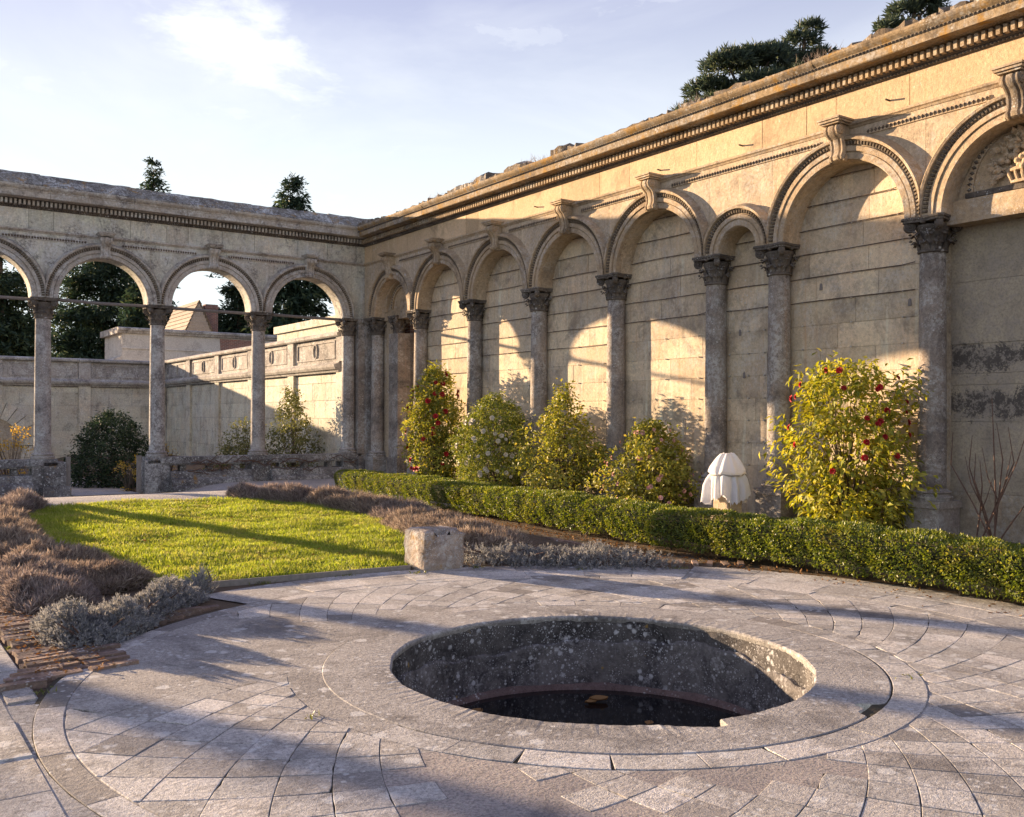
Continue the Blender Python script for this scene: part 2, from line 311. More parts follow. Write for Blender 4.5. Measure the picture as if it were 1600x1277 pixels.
def simple(name, c, rough=.8, var=.0, nsc=20, bst=.2, spec=.3, c2=None):
    t = NT(name); n = t.noise(nsc, 4, .6)
    cc = t.mix(t.ramp(n, .3, .7), c, c2 or tuple(x*.7 for x in c))
    if var: cc = t.hsv(cc, .5, 1., t.ramp(t.oi.outputs['Random'], 0, 1, 1-var, 1+var))
    return t.done(cc, rough, t.bump(n, bst, .01), spec)
def soil():
    t = NT('bed_soil'); n = t.noise(6, 8, .7); n2 = t.noise(45, 5, .7)
    c = t.mix(t.ramp(n, .3, .7), (.17, .125, .085), (.10, .075, .052)); c = t.mix(t.ramp(n2, .55, .7, 0, .6), c, (.27, .18, .10))
    c = t.mix(t.ramp(t.noise(1.2, 5, .6), .56, .68, 0, .5), c, (.07, .075, .03))
    return t.done(c, 1., t.bump(n2, .9, .03))
M_soil = soil()
M_brick = stone('edging_brick', (.30, .20, .15), (.22, .17, .145), ga=.5, lich=.3, orange=.2, var=.35)
M_pathc = paving('path_concrete', (.58, .54, .51), (.48, .45, .43), .05, .2, .2)
def foliage(name, ca, cb, cc, rough=.45, trans=.25, spec=.5, dry=None, dsc=1.3, damt=.6):
    t = NT(name); r = t.geo.outputs['Random Per Island']
    c = t.mix(t.ramp(r, 0, .6), ca, cb); c = t.mix(t.ramp(r, .75, 1.0), c, cc)
    c = t.hsv(c, .5, 1., t.ramp(t.noise(1.7, 3, .6), .3, .7, .8, 1.15))
    if dry: c = t.mix(t.math('MULTIPLY', t.ramp(t.noise(dsc, 5, .7, None, .4), .50, .68, 0, damt), t.ramp(t.math('FRACT', t.math('MULTIPLY', r, 5.3)), .1, .9)), c, dry)
    t.put(c, t.b.inputs['Base Color']); t.b.inputs['Roughness'].default_value = rough; t.b.inputs['Specular IOR Level'].default_value = spec
    tr = t.n.new('ShaderNodeBsdfTranslucent'); t.put(t.hsv(c, .49, 1.15, 1.5), tr.inputs['Color'])
    ms = t.n.new('ShaderNodeMixShader'); ms.inputs[0].default_value = trans
    t.l.new(t.b.outputs[0], ms.inputs[1]); t.l.new(tr.outputs[0], ms.inputs[2]); t.l.new(ms.outputs[0], t.n['Material Output'].inputs['Surface'])
    return t.m
M_box = foliage('box_leaves', (.07, .11, .018), (.15, .185, .03), (.32, .32, .065), .45, .34, .5, (.30, .19, .06), 2.2, .5)
M_camA = foliage('camellia_leaves_dark', (.12, .155, .03), (.22, .25, .05), (.42, .39, .10), .5, .3, .3)
M_camB = foliage('camellia_leaves_yellow', (.19, .225, .035), (.36, .35, .055), (.54, .48, .11), .5, .36, .3)
M_camC = foliage('camellia_leaves_mixed', (.16, .19, .035), (.31, .31, .06), (.50, .42, .11), .5, .34, .3)
M_laur = foliage('laurel_leaves', (.02, .04, .022), (.035, .062, .03), (.06, .09, .035), .55, .12, .25)
M_shrub = foliage('shrub_leaves', (.10, .12, .04), (.17, .18, .06), (.28, .26, .09), .4, .3)
M_yew = foliage('yew_needles', (.024, .046, .032), (.05, .08, .048), (.11, .135, .06), .6, .2, .2)
M_pine = foliage('pine_needles', (.045, .07, .055), (.085, .115, .075), (.16, .18, .085), .55, .25, .25)
M_lavb = foliage('lavender_stalks', (.14, .11, .09), (.35, .285, .23), (.58, .49, .385), .8, .25, .1)
M_lavm = foliage('lavender_mauve', (.13, .105, .095), (.32, .265, .235), (.50, .43, .37), .8, .25, .1)
M_lavg = foliage('lavender_grey', (.17, .175, .18), (.29, .29, .295), (.46, .44, .39), .8, .25, .1)
M_grass = foliage('lawn_grass', (.20, .275, .045), (.32, .375, .065), (.50, .49, .16), .55, .42, .2, (.44, .36, .16), 2.0, .95)
M_dry = foliage('fallen_leaves', (.22, .11, .045), (.30, .17, .07), (.36, .24, .10), .8, .15, .1)
M_gold = foliage('forsythia_blossom', (.60, .40, .05), (.52, .36, .08), (.62, .48, .16), .7, .3, .2)
M_bark = simple('bark', (.13, .10, .075), .95, 0, 30, .6)
M_twig = simple('twigs', (.16, .10, .075), .9, 0, 30, .4)
M_red = simple('red_petals', (.50, .03, .035), .55, .15, 40, .1)
M_pinkf = simple('pink_petals', (.78, .46, .40), .55, .25, 40, .1)
M_whitef = simple('white_petals', (.78, .72, .58), .55, .1, 40, .1)
M_iron = simple('painted_iron', (.22, .195, .18), .6, 0, 25, .3)
M_wire = simple('rusty_wire', (.10, .075, .06), .8, 0, 30, .3)
M_fleece = None
def fleece():
    t = NT('garden_fleece'); n = t.noise(18, 5, .6)
    t.put((.90, .90, .92), t.b.inputs['Base Color']); t.b.inputs['Roughness'].default_value = .9; t.b.inputs['Specular IOR Level'].default_value = .1
    t.l.new(t.bump(n, .5, .02), t.b.inputs['Normal']); tr = t.n.new('ShaderNodeBsdfTranslucent'); tr.inputs['Color'].default_value = (.85, .85, .88, 1)
    ms = t.n.new('ShaderNodeMixShader'); ms.inputs[0].default_value = .35
    t.l.new(t.b.outputs[0], ms.inputs[1]); t.l.new(tr.outputs[0], ms.inputs[2]); t.l.new(ms.outputs[0], t.n['Material Output'].inputs['Surface']); return t.m
M_fleece = fleece()
M_rope = simple('rope', (.45, .42, .38), .9, 0, 60, .5)
M_wood = simple('weathered_post', (.30, .27, .24), .9, 0, 25, .5)
M_rendr = stone('white_render', (0.713, 0.678, 0.632), (0.621, 0.575, 0.529), ga=.35, lich=.05, streak=.2, crust=.4)
M_tileR = stone('roof_tile', (.50, .42, .34), (.40, .33, .27), ga=.2, lich=.2)
def brickmat(name, c1, c2, mort, sc):
    t = NT(name); n = t.n.new('ShaderNodeTexBrick'); n.inputs['Scale'].default_value = sc
    v = t.n.new('ShaderNodeCombineXYZ'); sp = t.n.new('ShaderNodeSeparateXYZ'); t.put(t.pos, sp.inputs[0])
    t.l.new(t.math('ADD', sp.outputs[0], sp.outputs[1]), v.inputs[0]); t.l.new(sp.outputs[2], v.inputs[1]); t.l.new(v.outputs[0], n.inputs['Vector'])
    t.put(c1, n.inputs['Color1']); t.put(c2, n.inputs['Color2']); t.put(mort, n.inputs['Mortar'])
    n.inputs['Brick Width'].default_value = .22; n.inputs['Row Height'].default_value = .075; n.inputs['Mortar Size'].default_value = .008
    c = t.mix(t.ramp(t.noise(3, 6, .7), .45, .7, 0, .5), n.outputs['Color'], (.1, .08, .08))
    return t.done(c, .95, t.bump(n.outputs['Fac'], -.5, .01))
M_redbrick = brickmat('old_red_brick', (.30, .13, .10), (.20, .10, .085), (.38, .33, .28), 1.0)
def water():
    t = NT('pool_water'); t.b.inputs['Base Color'].default_value = (.006, .006, .008, 1); t.b.inputs['Roughness'].default_value = .04
    t.l.new(t.bump(t.noise(7, 4, .6), .06, .01), t.b.inputs['Normal']); return t.m
M_water = water()

# ------------------------------------------------------------------ ground
PC = (4.25, 5.05)      # pool centre
def _ss(t): t = min(1., max(0., t)); return t*t*(3-2*t)
def gz(x, y):
    g0 = .30*min(1., max(0., (y-9.3)/7.2))-.62*_ss((y-16.6)/8.2); g1 = -.1*_ss((y-12)/12); w = _ss((x-7.0)/1.4); return g0*(1-w)+g1*w
def vgz(x, y):
    ss = lambda t: np.clip(t, 0, 1)**2*(3-2*np.clip(t, 0, 1))
    g0 = .30*np.clip((y-9.3)/7.2, 0, 1)-.62*ss((y-16.6)/8.2); g1 = -.1*ss((y-12)/12); w = ss((x-7.0)/1.4); return g0*(1-w)+g1*w
def ground():
    xs = np.concatenate([[-900, -400, -150, -60, -30, -18], np.arange(-12, 16.01, .5), [20, 30, 60, 150, 400, 900]])
    ys = np.concatenate([[-600, -200, -60, -20], np.arange(-8, 31.01, .5), [36, 45, 60, 100, 200, 500, 1200]])
    V = [(x, y, gz(x, y)-.02) for y in ys for x in xs]; F = []; n = len(xs)
    for j in range(len(ys)-1):
        for i in range(n-1):
            cx, cy = (xs[i]+xs[i+1])/2, (ys[j]+ys[j+1])/2
            if math.hypot(cx-PC[0], cy-PC[1]) < 2.6: continue
            F.append((j*n+i, j*n+i+1, (j+1)*n+i+1, (j+1)*n+i))
    m = MB(); m.add(V, F); m.build('ground', M_soil, None, False, kind='structure')
ground()

# ------------------------------------------------------------------ shared column meshes
def capital_mesh(mat):
    m = MB()
    m.lathe([(.178, 0), (.205, .01), (.21, .025), (.205, .04), (.18, .045), (.18, .10), (.185, .2), (.20, .30), (.235, .37), (.225, .40)], 20)
    for row, (n, z0, h, r0, off) in enumerate([(8, .05, .16, .185, 0), (8, .13, .20, .19, .5)]):
        for k in range(n):
            a = 2*pi*(k+off)/n; P = []
            for i in range(6):
                t = i/5; w = .075*(1-.35*t)*(1 if t < .85 else .6)
                rr = r0 + .015 + .085*t**2.2 + (.01 if i == 5 else 0); z = z0 + h*(t if t < .8 else .8+.2*(t-.8)) - (.05 if i == 5 else 0)
                row_ = []
                for s_ in (-1, -.5, 0, .5, 1):
                    ang = a + s_*w/rr; r2 = rr + .012*(1-abs(s_)) - (.012 if abs(s_) == .5 else 0)
                    row_.append((r2*cos(ang), r2*sin(ang), z - .012*abs(s_)))
                P.append(row_)
            m.grid(P)
            tip = (r0+.115)*1.0; m.lathe([(.0, -.018), (.022, -.01), (.026, .006), (.0, .02)], 6, (tip*cos(a), tip*sin(a), z0+h*.82), False, False)
    for k in range(4):        # corner volutes
        a = pi/4 + k*pi/2; c = Vector((.315*cos(a), .315*sin(a), .385)); ax = Vector((-sin(a), cos(a), 0)); rad_ = Vector((cos(a), sin(a), 0)); up = Vector((0, 0, 1))
        for sgn in (-1, 1):
            P = []
            for q, (rr, dd) in enumerate([(.082, 0), (.082, .035), (.072, .045), (.062, .036), (.052, .036), (.045, .048), (.034, .04), (.026, .04), (.018, .056), (.001, .056)]):
                P.append([tuple(c + ax*(sgn*dd) + rad_*(rr*cos(t*pi/7)) + up*(rr*sin(t*pi/7))) for t in range(14)])
            m.grid(P, False, True)
        m.tube([(.2*cos(a), .2*sin(a), .42), (.27*cos(a), .27*sin(a), .455), tuple(c + up*.075)], [.03, .035, .03], 6)
    for k in range(4):        # flower on each face
        a = k*pi/2; m.lathe([(0, -.04), (.035, -.02), (.045, .01), (.02, .04), (0, .05)], 8, (.245*cos(a), .245*sin(a), .44), False, False)
    pts = []                  # abacus with concave sides
    for k in range(4):
        a = pi/4 + k*pi/2
        for t in (-.10, .10):
            pts.append((.405*cos(a+t), .405*sin(a+t)))
        for t in (.35, .5, .65):
            b = a + t*pi/2; rr = .405*(.66 + .0*abs(t-.5)) if t == .5 else .405*.695
            pts.append((rr*cos(b), rr*sin(b)))
    m.prism(pts, .435, .47); m.prism([(x*1.06, y*1.06) for x, y in pts], .472, .505)
    return m.mesh('capital', mat, 'auto')
def base_mesh(mat):
    m = MB(); m.lathe([(.275, 0), (.275, .03), (.285, .045), (.275, .065), (.245, .07), (.235, .085), (.24, .10), (.262, .112), (.255, .13), (.225, .14), (.205, .15), (.195, .17)], 28)
    return m.mesh('base', mat, 'auto')
def shaft_mesh(mat, z0, z1):
    m = MB(); H = z1-z0; n = 22
    pr = [(.195, 0), (.197, .02)] + [(.196-.02*(t**1.6), .02+(H-.04)*t) for t in np.linspace(.02, .98, 18)] + [(.176, H)]
    P = [[((r)*cos(2*pi*k/n), (r)*sin(2*pi*k/n), z0+z) for k in range(n)] for r, z in pr]; m.grid(P, False, True)
    return m.mesh('column', mat, 'auto')
def make_column(parent, x, y, shaft, cap, base, ped, zb, lab=None):
    c = obj('column', shaft, parent, loc=(x, y, 0))
    obj('capital', cap, c, loc=(0, 0, 4.015)); obj('base', base, c, loc=(0, 0, zb))
    if ped: obj('pedestal', ped, c)
    return c

# ------------------------------------------------------------------ arcade kit (u along wall, p out of the wall, z up)
ZS = 4.52
def arcade(root, T, cols, keyless, depth, mats, u_end0, u_end1, back=False):
    Mw, Mm, Md, Mf = mats
    arcs = []
    def sweep(name, prof, u0, u1, mat, parent=None, n=2, closed=True, **kw):
        m = MB(); P = []
        for i in range(n):
            u = u0+(u1-u0)*i/(n-1); P.append([T(u, p, z) for p, z in prof])
        m.grid(P, False, closed)
        b = 0; L = len(prof); m.f.append(tuple(range(L))); m.f.append(tuple((n-1)*L+k for k in range(L)))
        return m.build(name, mat, parent or root, False, **kw)
    for a, b in zip(cols[:-1], cols[1:]):
        lo, hi = min(a, b), max(a, b); uc = (lo+hi)/2; half = (hi-lo)/2
        r = half-.295; ro = .37; arcs.append((uc, r, half))
        # masonry over the arch
        m = MB(); K = 28
        us = [lo+.002] + [uc-r*cos(pi*k/K) for k in range(K+1)] + [hi-.002]
        zs = [ZS] + [ZS+r*sin(pi*k/K) for k in range(K+1)] + [ZS]; top = 6.07
        m.grid([[T(u, 0, z), T(u, 0, top)] for u, z in zip(us, zs)])
        m.grid([[T(u, -depth, z), T(u, -depth, top)] for u, z in zip(us, zs)])
        m.grid([[T(u, 0, z), T(u, -depth, z)] for u, z in zip(us, zs)])
        m.build('spandrel', Mw, root, False)
        # moulded ring
        prof = [(0, -.05), (0, .05), (.015, .075), (.105, .075), (.112, .062), (.122, .062), (.13, .092), (.20, .092), (.205, .075), (.212, .066), (.29, .09), (.297, .14), (.335, .15), (.35, .135), (.372, .05), (.40, .0)]
        m = MB(); K = 44; P = []
        for k in range(K+1):
            t = pi*k/K; row = []
            for dr, p in prof:
                rr = r+dr-.0015; u = uc-rr*cos(t); u = min(max(u, lo+.003), hi-.003)
                row.append(T(u, p, ZS+.002+rr*sin(t)))
            P.append(row)
        m.grid(P); ring = m.build('archivolt', Mm, root, 'auto')
        # egg and dart beads
        m = MB(); rb = r+.252; nb = int(pi*rb/.056)
        for k in range(1, nb):
            t = pi*k/nb; u = uc-rb*cos(t); z = ZS+rb*sin(t)
            if u < lo+.03 or u > hi-.03: continue
            ct, st = cos(t), sin(t)
            def Q(du, dr, p): return T(u + du*st - dr*ct, p, z + du*ct + dr*st)
            h = .024; q = .036
            vs = [Q(-h, -q, .06), Q(h, -q, .06), Q(h, q, .07), Q(-h, q, .07), Q(-h*.5, -q*.6, .105), Q(h*.5, -q*.6, .105), Q(h*.6, q*.6, .112), Q(-h*.6, q*.6, .112)]
            m.add(vs, [(4, 5, 6, 7), (0, 1, 5, 4), (1, 2, 6, 5), (2, 3, 7, 6), (3, 0, 4, 7)])
        m.build('egg_moulding', M_egg, ring, False, kind='stuff')
        if not keyless(uc):
            ks = MB(); w = .115
            S_ = [(.0, 5.56), (.12, 5.55), (.175, 5.58), (.19, 5.63), (.165, 5.67), (.155, 5.72), (.16, 5.80), (.185, 5.88), (.235, 5.93), (.29, 5.97), (.315, 6.03), (.30, 6.085), (.25, 6.11), (.0, 6.11)]
            zk = r - (1.35-.295)
            ribs = [(-1, 0), (-.93, .012), (-.72, .012), (-.66, -.012), (-.42, -.012), (-.36, .014), (0, .02), (.36, .014), (.42, -.012), (.66, -.012), (.72, .012), (.93, .012), (1, 0)]
            P = []
            for s_, d in ribs:
                P.append([T(uc+s_*w, max(0, p+(d if 0 < i < len(S_)-1 else 0)), z+zk*(0 if z > 5.9 else 1)) for i, (p, z) in enumerate(S_)])
            ks.grid(P); L = len(S_)
            ks.f.append(tuple(range(L))); ks.f.append(tuple((len(ribs)-1)*L+k for k in range(L)))
            for sg in (-1, 1):     # side scrolls
                for cz, cp, rr0 in ((6.035, .235, .075), (5.615, .125, .05)):
                    P = []
                    for rr, dd in [(1, 0), (1, .02), (.86, .028), (.74, .018), (.6, .018), (.5, .028), (.36, .02), (.25, .02), (.15, .034), (.01, .034)]:
                        P.append([T(uc+sg*(w+dd), cp+rr0*rr*cos(t*pi/8), cz+rr0*rr*sin(t*pi/8)) for t in range(16)])
                    ks.grid(P, False, True)
            k_ = ks.build('keystone', Mm, root, 'auto')
            ab = MB()
            for w2, z0, z1, pp in ((.155, 6.115, 6.14, .33), (.185, 6.142, 6.175, .36), (.20, 6.177, 6.205, .38)):
                ab.add([T(uc+a_*w2, p_, z_) for z_ in (z0, z1) for p_ in (-.02, pp) for a_ in (-1, 1)], [(0, 2, 3, 1), (4, 5, 7, 6), (0, 1, 5, 4), (2, 6, 7, 3), (0, 4, 6, 2), (1, 3, 7, 5)])
            ab.build('cap_slab', Mm, k_, False)
    # guilloche strips between keystones
    keys = [a for a in arcs if not keyless(a[0])]; keys.sort()
    segs = [(keys[i][0]+.42, keys[i+1][0]-.42) for i in range(len(keys)-1)]
    for u0, u1 in segs:
        st = sweep('guilloche_strip', [(0, 5.915), (.022, 5.915), (.022, 5.995), (0, 5.995)], u0, u1, Mm)
        m = MB(); n = int((u1-u0)/.062)
        for k in range(n):
            u = u0+(k+.5)*(u1-u0)/n; h = .031; a_ = .036
            m.add([T(u-h, .02, 5.955), T(u, .02, 5.955-a_), T(u+h, .02, 5.955), T(u, .02, 5.955+a_), T(u, .052, 5.955)], [(0, 1, 4), (1, 2, 4), (2, 3, 4), (3, 0, 4)])
        m.build('guilloche_boss', M_egg, st, False, kind='stuff')
    # string course, frieze stones, dentils, cornice
    sweep('string_course', [(-.05, 6.072), (.012, 6.072), (.03, 6.10), (.055, 6.115), (.06, 6.15), (.02, 6.158), (-.05, 6.158)], u_end0, u_end1, Mm)
    u = u_end0; i = 0; rr = random.Random(5 if back else 6)
    while u < u_end1-.05:
        w = rr.choice([.55, .9, 1.25, 1.5, 1.8]); e = min(u+w, u_end1)
        if u_end1-e < .4: e = u_end1
        m = MB(); d = rr.uniform(-.003, .004)
        m.add([T(a_, p_, z_) for z_ in (6.16, 6.636) for p_ in (-.10, .004+d) for a_ in (u+.005, e-.005)], [(0, 2, 3, 1), (4, 5, 7, 6), (0, 1, 5, 4), (2, 6, 7, 3), (0, 4, 6, 2), (1, 3, 7, 5)])
        m.build('frieze_stone', Mf, root); u = e
    sweep('frieze_backing', [(-depth, 6.073), (-.02, 6.073), (-.02, 7.04), (-depth, 7.04)], u_end0, u_end1, Mw)
    # bead line below dentils
    sweep('bed_moulding', [(-.01, 6.638), (.03, 6.638), (.05, 6.655), (.05, 6.675), (.09, 6.69), (.10, 6.70), (.10, 6.835), (-.01, 6.835)], u_end0, u_end1, Md)
    m = MB(); n = int((u_end1-u_end0)/.098)
    for k in range(n):
        u = u_end0+(k+.5)*(u_end1-u_end0)/n
        m.add([T(u+a_*.026, p_, z_) for z_ in (6.70, 6.812) for p_ in (.095, .185) for a_ in (-1, 1)], [(0, 2, 3, 1), (4, 5, 7, 6), (0, 1, 5, 4), (2, 6, 7, 3), (0, 4, 6, 2), (1, 3, 7, 5)])
    m.build('dentil_course', Mm, root, False, kind='stuff')
    m = MB(); n = int((u_end1-u_end0)/.055)
    for k in range(n):
        u = u_end0+(k+.5)*(u_end1-u_end0)/n
        m.add([T(u-.02, .045, 6.64), T(u+.02, .045, 6.64), T(u+.02, .06, 6.68), T(u-.02, .06, 6.68), T(u, .075, 6.655)], [(0, 1, 4), (1, 2, 4), (2, 3, 4), (3, 0, 4)])
    m.build('bead_moulding', Md, root, False, kind='stuff')
    return arcs, sweep

# ------------------------------------------------------------------ right-hand blind arcade
XF = 12.58
RT = lambda u, p, z: (XF-p, u, z)
RC = [25.20, 22.66, 19.96, 17.29, 14.68, 11.98, 10.57, 7.83, 5.13, 2.43]
aw = thing('arcade_wall', 'long blind stone arcade of round arches and grey columns behind the camellias', 'wall')
arcsR, sweepR = arcade(aw, RT, RC, lambda u: abs(u-(11.98+10.57)/2) < .1, .34, (M_wall, M_mould, M_dark, M_frieze), 2.43, 25.697)
# flank of the first arch and the corner pier above the capitals
m = MB(); m.add([RT(u, p, z) for z in (ZS, 6.07) for p in (-.34, -.001) for u in (25.205, 25.697)], [(0, 2, 3, 1), (4, 5, 7, 6), (0, 1, 5, 4), (2, 6, 7, 3), (0, 4, 6, 2), (1, 3, 7, 5)]); m.build('spandrel', M_wall, aw)
cornice_prof = [(-.3, 6.838), (.21, 6.838), (.225, 6.85), (.38, 6.845), (.395, 6.855), (.395, 6.975), (.405, 6.985), (.41, 7.01), (.435, 7.03), (.46, 7.055), (.475, 7.085), (.475, 7.12), (-.3, 7.12)]
u = 2.43; rr = random.Random(3)
while u < 25.25-.01:
    e = min(u+rr.uniform(1.5, 2.3), 25.25)
    if 25.25-e < .6: e = 25.25
    dz = rr.uniform(-.006, .006); sweepR('cornice_stone', [(p, z+dz*(z > 6.85)) for p, z in cornice_prof], u+.003, e-.003, M_cornR); u = e
m = MB(); n = int(23.2/.06)       # bead row under the gutter
for k in range(n):
    u = 2.45+k*.06; m.add([RT(u-.02, .397, 6.965), RT(u+.02, .397, 6.965), RT(u+.02, .412, 7.005), RT(u-.02, .412, 7.005), RT(u, .43, 6.985)], [(0, 1, 4), (1, 2, 4), (2, 3, 4), (3, 0, 4)])
m.build('bead_moulding', M_dark, aw, False, kind='stuff')
# broken rubble coping along the top
u = 2.4; rr = random.Random(11); k = 0
while u < 25.6:
    w = rr.uniform(.35, .95); h = rr.uniform(.04, .17)*(1.0 if rr.random() < .7 else 1.6); p0 = .42-rr.uniform(0, .14); p1 = -.5
    m = MB(); nu, npp = 6, 5; top = []
    for i in range(nu):
        row = []
        for j in range(npp):
            uu = u+.01+(w-.02)*i/(nu-1); pp = p0+(p1-p0)*j/(npp-1); edge = (i in (0, nu-1)) or (j in (0, npp-1))
            row.append(RT(uu+rr.uniform(-.02, .02)*(not edge), pp+rr.uniform(-.03, .03), 7.12+h*(.6 if edge else 1)+rr.uniform(-.03, .05)))
        top.append(row)
    m.grid(top); b = [(i, 0) for i in range(nu)]+[(nu-1, j) for j in range(1, npp)]+[(i, npp-1) for i in range(nu-2, -1, -1)]+[(0, j) for j in range(npp-2, 0, -1)]
    lowr = [(top[i][j][0], top[i][j][1], 7.117) for i, j in b]; base_ = len(m.v); m.v.extend(lowr)
    for q in range(len(b)):
        q2 = (q+1) % len(b); m.f.append((b[q][0]*npp+b[q][1], b[q2][0]*npp+b[q2][1], base_+q2, base_+q))
    m.build('coping_stone', M_rubble, aw); u += w
m = MB(); m.box(12.9, 13.9, 2.4, 26.2, 6.9, 7.16); m.build('wall_top', M_rubble, aw)
capR, baseR, shaftR = capital_mesh(M_col), base_mesh(M_ped), shaft_mesh(M_col, .655, 4.02)
capR.materials[0] = M_cap
m = MB(); m.box(-.29, .29, -.29, .29, .40, .50); m.box(-.265, .265, -.265, .265, -.4, .398); pedR = m.mesh('pedestal', M_ped)
for yc in RC: make_column(aw, 12.77, yc, shaftR, capR, baseR, pedR, .502)
# coursed stones at the back of each recess
rr = random.Random(21)
zc = -.32
XR = 12.92
courses = []
while zc < 5.85:
    courses.append((zc, zc+.387)); zc += .387
for ci, (z0, z1) in enumerate(courses):
    u = 7.95; 
    u += rr.uniform(0, .0)
    while u < 22.74:
        w = rr.uniform(.85, 1.75); e = min(u+w, 22.75)
        if 22.75-e < .4: e = 22.75
        d = rr.uniform(-.004, .004); m = MB(); m.box(XR+d, XR+.2, u+.0035, e-.0035, z0+.0035, z1-.0035); m.build('wall_stone', M_recess, aw); u = e
m = MB(); m.box(XR+.012, XR+.03, 7.9, 22.76, -.4, 5.95); m.build('mortar_bed', M_recess, aw)
m = MB(); m.box(13.15, 14.2, 2.4, 22.8, -.4, 6.89); m.box(13.15, 14.2, 24.75, 26.3, -.4, 6.89); m.box(13.15, 14.2, 22.81, 24.74, 4.6, 6.89); m.build('wall_core', M_plast, aw)
# training wires and their fixings
fix = MB()
for (a, b), zlo, zhi in [((22.66, 19.96), 2.4, 5.6), ((19.96, 17.29), 2.8, 5.6), ((17.29, 14.68), 2.8, 5.6), ((14.68, 11.98), 3.2, 5.6), ((11.98, 10.57), 3.2, 4.8), ((10.57, 7.83), 3.2, 5.6)]:
    lo, hi = min(a, b), max(a, b); z = .841
    while z <= zhi+.01:
        zz = z+.0035; half = (hi-lo)/2-.2
        if z > 4.5: half = min(half, sqrt(max(.02, ((hi-lo)/2-.295)**2-(z-ZS)**2)))
        uc = (lo+hi)/2+.12
        us = [uc-half*.8, uc-.05, uc+half*.75]
        for u in us: fix.lathe([(.022, 0), (.022, .01), (.009, .014), (.009, .05), (.0, .052)], 8, (0, 0, 0)) if False else fix.box(XR-.035, XR-.004, u-.011, u+.011, zz-.011, zz+.011)
        if z >= zlo-.01:
            sag = rr.uniform(-.03, .03)
            pts = [(XR-.03, us[0]-.2, zz+sag), (XR-.032, us[0], zz), (XR-.032, uc, zz+rr.uniform(-.012, .012)), (XR-.032, us[2], zz), (XR-.03, us[2]+.25, zz-.01)]
            if (lo, hi) == (7.83, 10.57) and abs(z-3.16) < .05:
                pts = [(XR-.032, 7.9, 3.62), (XR-.032, 8.3, 3.5), (XR-.032, uc, 3.163), (XR-.032, 9.75, 3.0), (XR-.032, 10.1, 3.14)]
            MB().tube(pts, .0065, 5).build('training_wire', M_wire, aw)
        z += .387
fix.build('wire_fixing', simple('lead_plugs', (.55, .52, .47), .8), aw, False, kind='stuff')
for (y, z) in [(9.85, 3.72), (7.98+.3, 3.32), (11.55, 3.1), (11.45, 2.35)]:    # putlog holes
    m = MB(); m.lathe([(.0, 0), (.03, .003), (.032, .02), (.025, .06), (.0, .075)], 8); mm = m.mesh('socket_hole', M_iron); mm.transform(Matrix.Translation((XR-.008, y, z)) @ Matrix.Diagonal((.25, 1.0, 1.6, 1)))
    obj('socket_hole', mm, aw)
for y, z in [(8.4, 6.32), (13.2, 6.3), (11.2, 6.3), (17.1, 6.3)]:   # iron stubs in the frieze
    m = MB(); m.tube([(XF+.02, y, z), (XF-.1, y+.005, z+.005)], .014, 6); m.build('iron_stub', M_wire, aw)

# bay with carved tympanum over a lintel
yc = (7.83+5.13)/2; r = 1.35-.295
m = MB(); K = 28; m.grid([[(12.86, yc-r*1.01*cos(pi*k/K), 4.70+0*k), (12.86, yc-r*1.01*cos(pi*k/K), ZS+max(.19, r*1.01*sin(pi*k/K)))] for k in range(K+1)]); tym = m.build('tympanum', M_mould, aw)
def ring_strip(parent, yc, zc, x, r0, r1, pr, mat, bosses=True):
    m = MB(); K = 40; P = []
    for k in range(K+1):
        t = pi*k/K; P.append([(x, yc-r0*cos(t), zc+r0*sin(t)), (x-pr, yc-r0*cos(t), zc+r0*sin(t)), (x-pr, yc-r1*cos(t), zc+r1*sin(t)), (x, yc-r1*cos(t), zc+r1*sin(t))])
    m.grid(P, False, True); st = m.build('curved_moulding', M_mould, parent)
    if bosses:
        m = MB(); rm = (r0+r1)/2; n = int(pi*rm/.075); h = (r1-r0)*.42
        for k in range(n):
            t = pi*(k+.5)/n; c = Vector((x-pr, yc-rm*cos(t), zc+rm*sin(t))); tu = Vector((0, sin(t), cos(t))); ra = Vector((0, -cos(t), sin(t)))
            m.add([c-tu*.03, c-ra*h, c+tu*.03, c+ra*h, c+Vector((-.03, 0, 0))], [(0, 1, 4), (1, 2, 4), (2, 3, 4), (3, 0, 4)])
        m.build('boss_row', mat, st, False, kind='stuff')
ring_strip(tym, yc, 4.80, 12.859, .80, .90, .025, M_dark)
m = MB(); m.box(12.82, 12.859, yc-.9, yc+.9, 4.73, 4.80); m.build('sill_moulding', M_dark, tym)
m = MB(); m.box(12.74, 13.2, 5.25, 7.72, 4.38, 4.70); m.build('lintel', M_mould, aw)
car = MB(); rr = random.Random(9)
for i in range(70):
    a = rr.uniform(0, pi); q = rr.random()**.6; y = yc+.02-.42*q*cos(a); z = 5.0+.46*q*sin(a); s_ = rr.uniform(.025, .055)
    P = [[(12.86-.04-.05*(1-q)+s_*cos(f)*1.0*-1, y+s_*sin(f)*cos(t), z+s_*sin(f)*sin(t)) for t in np.linspace(0, 2*pi, 9)[:-1]] for f in np.linspace(.05, pi-.05, 7)]; car.grid(P, False, True)
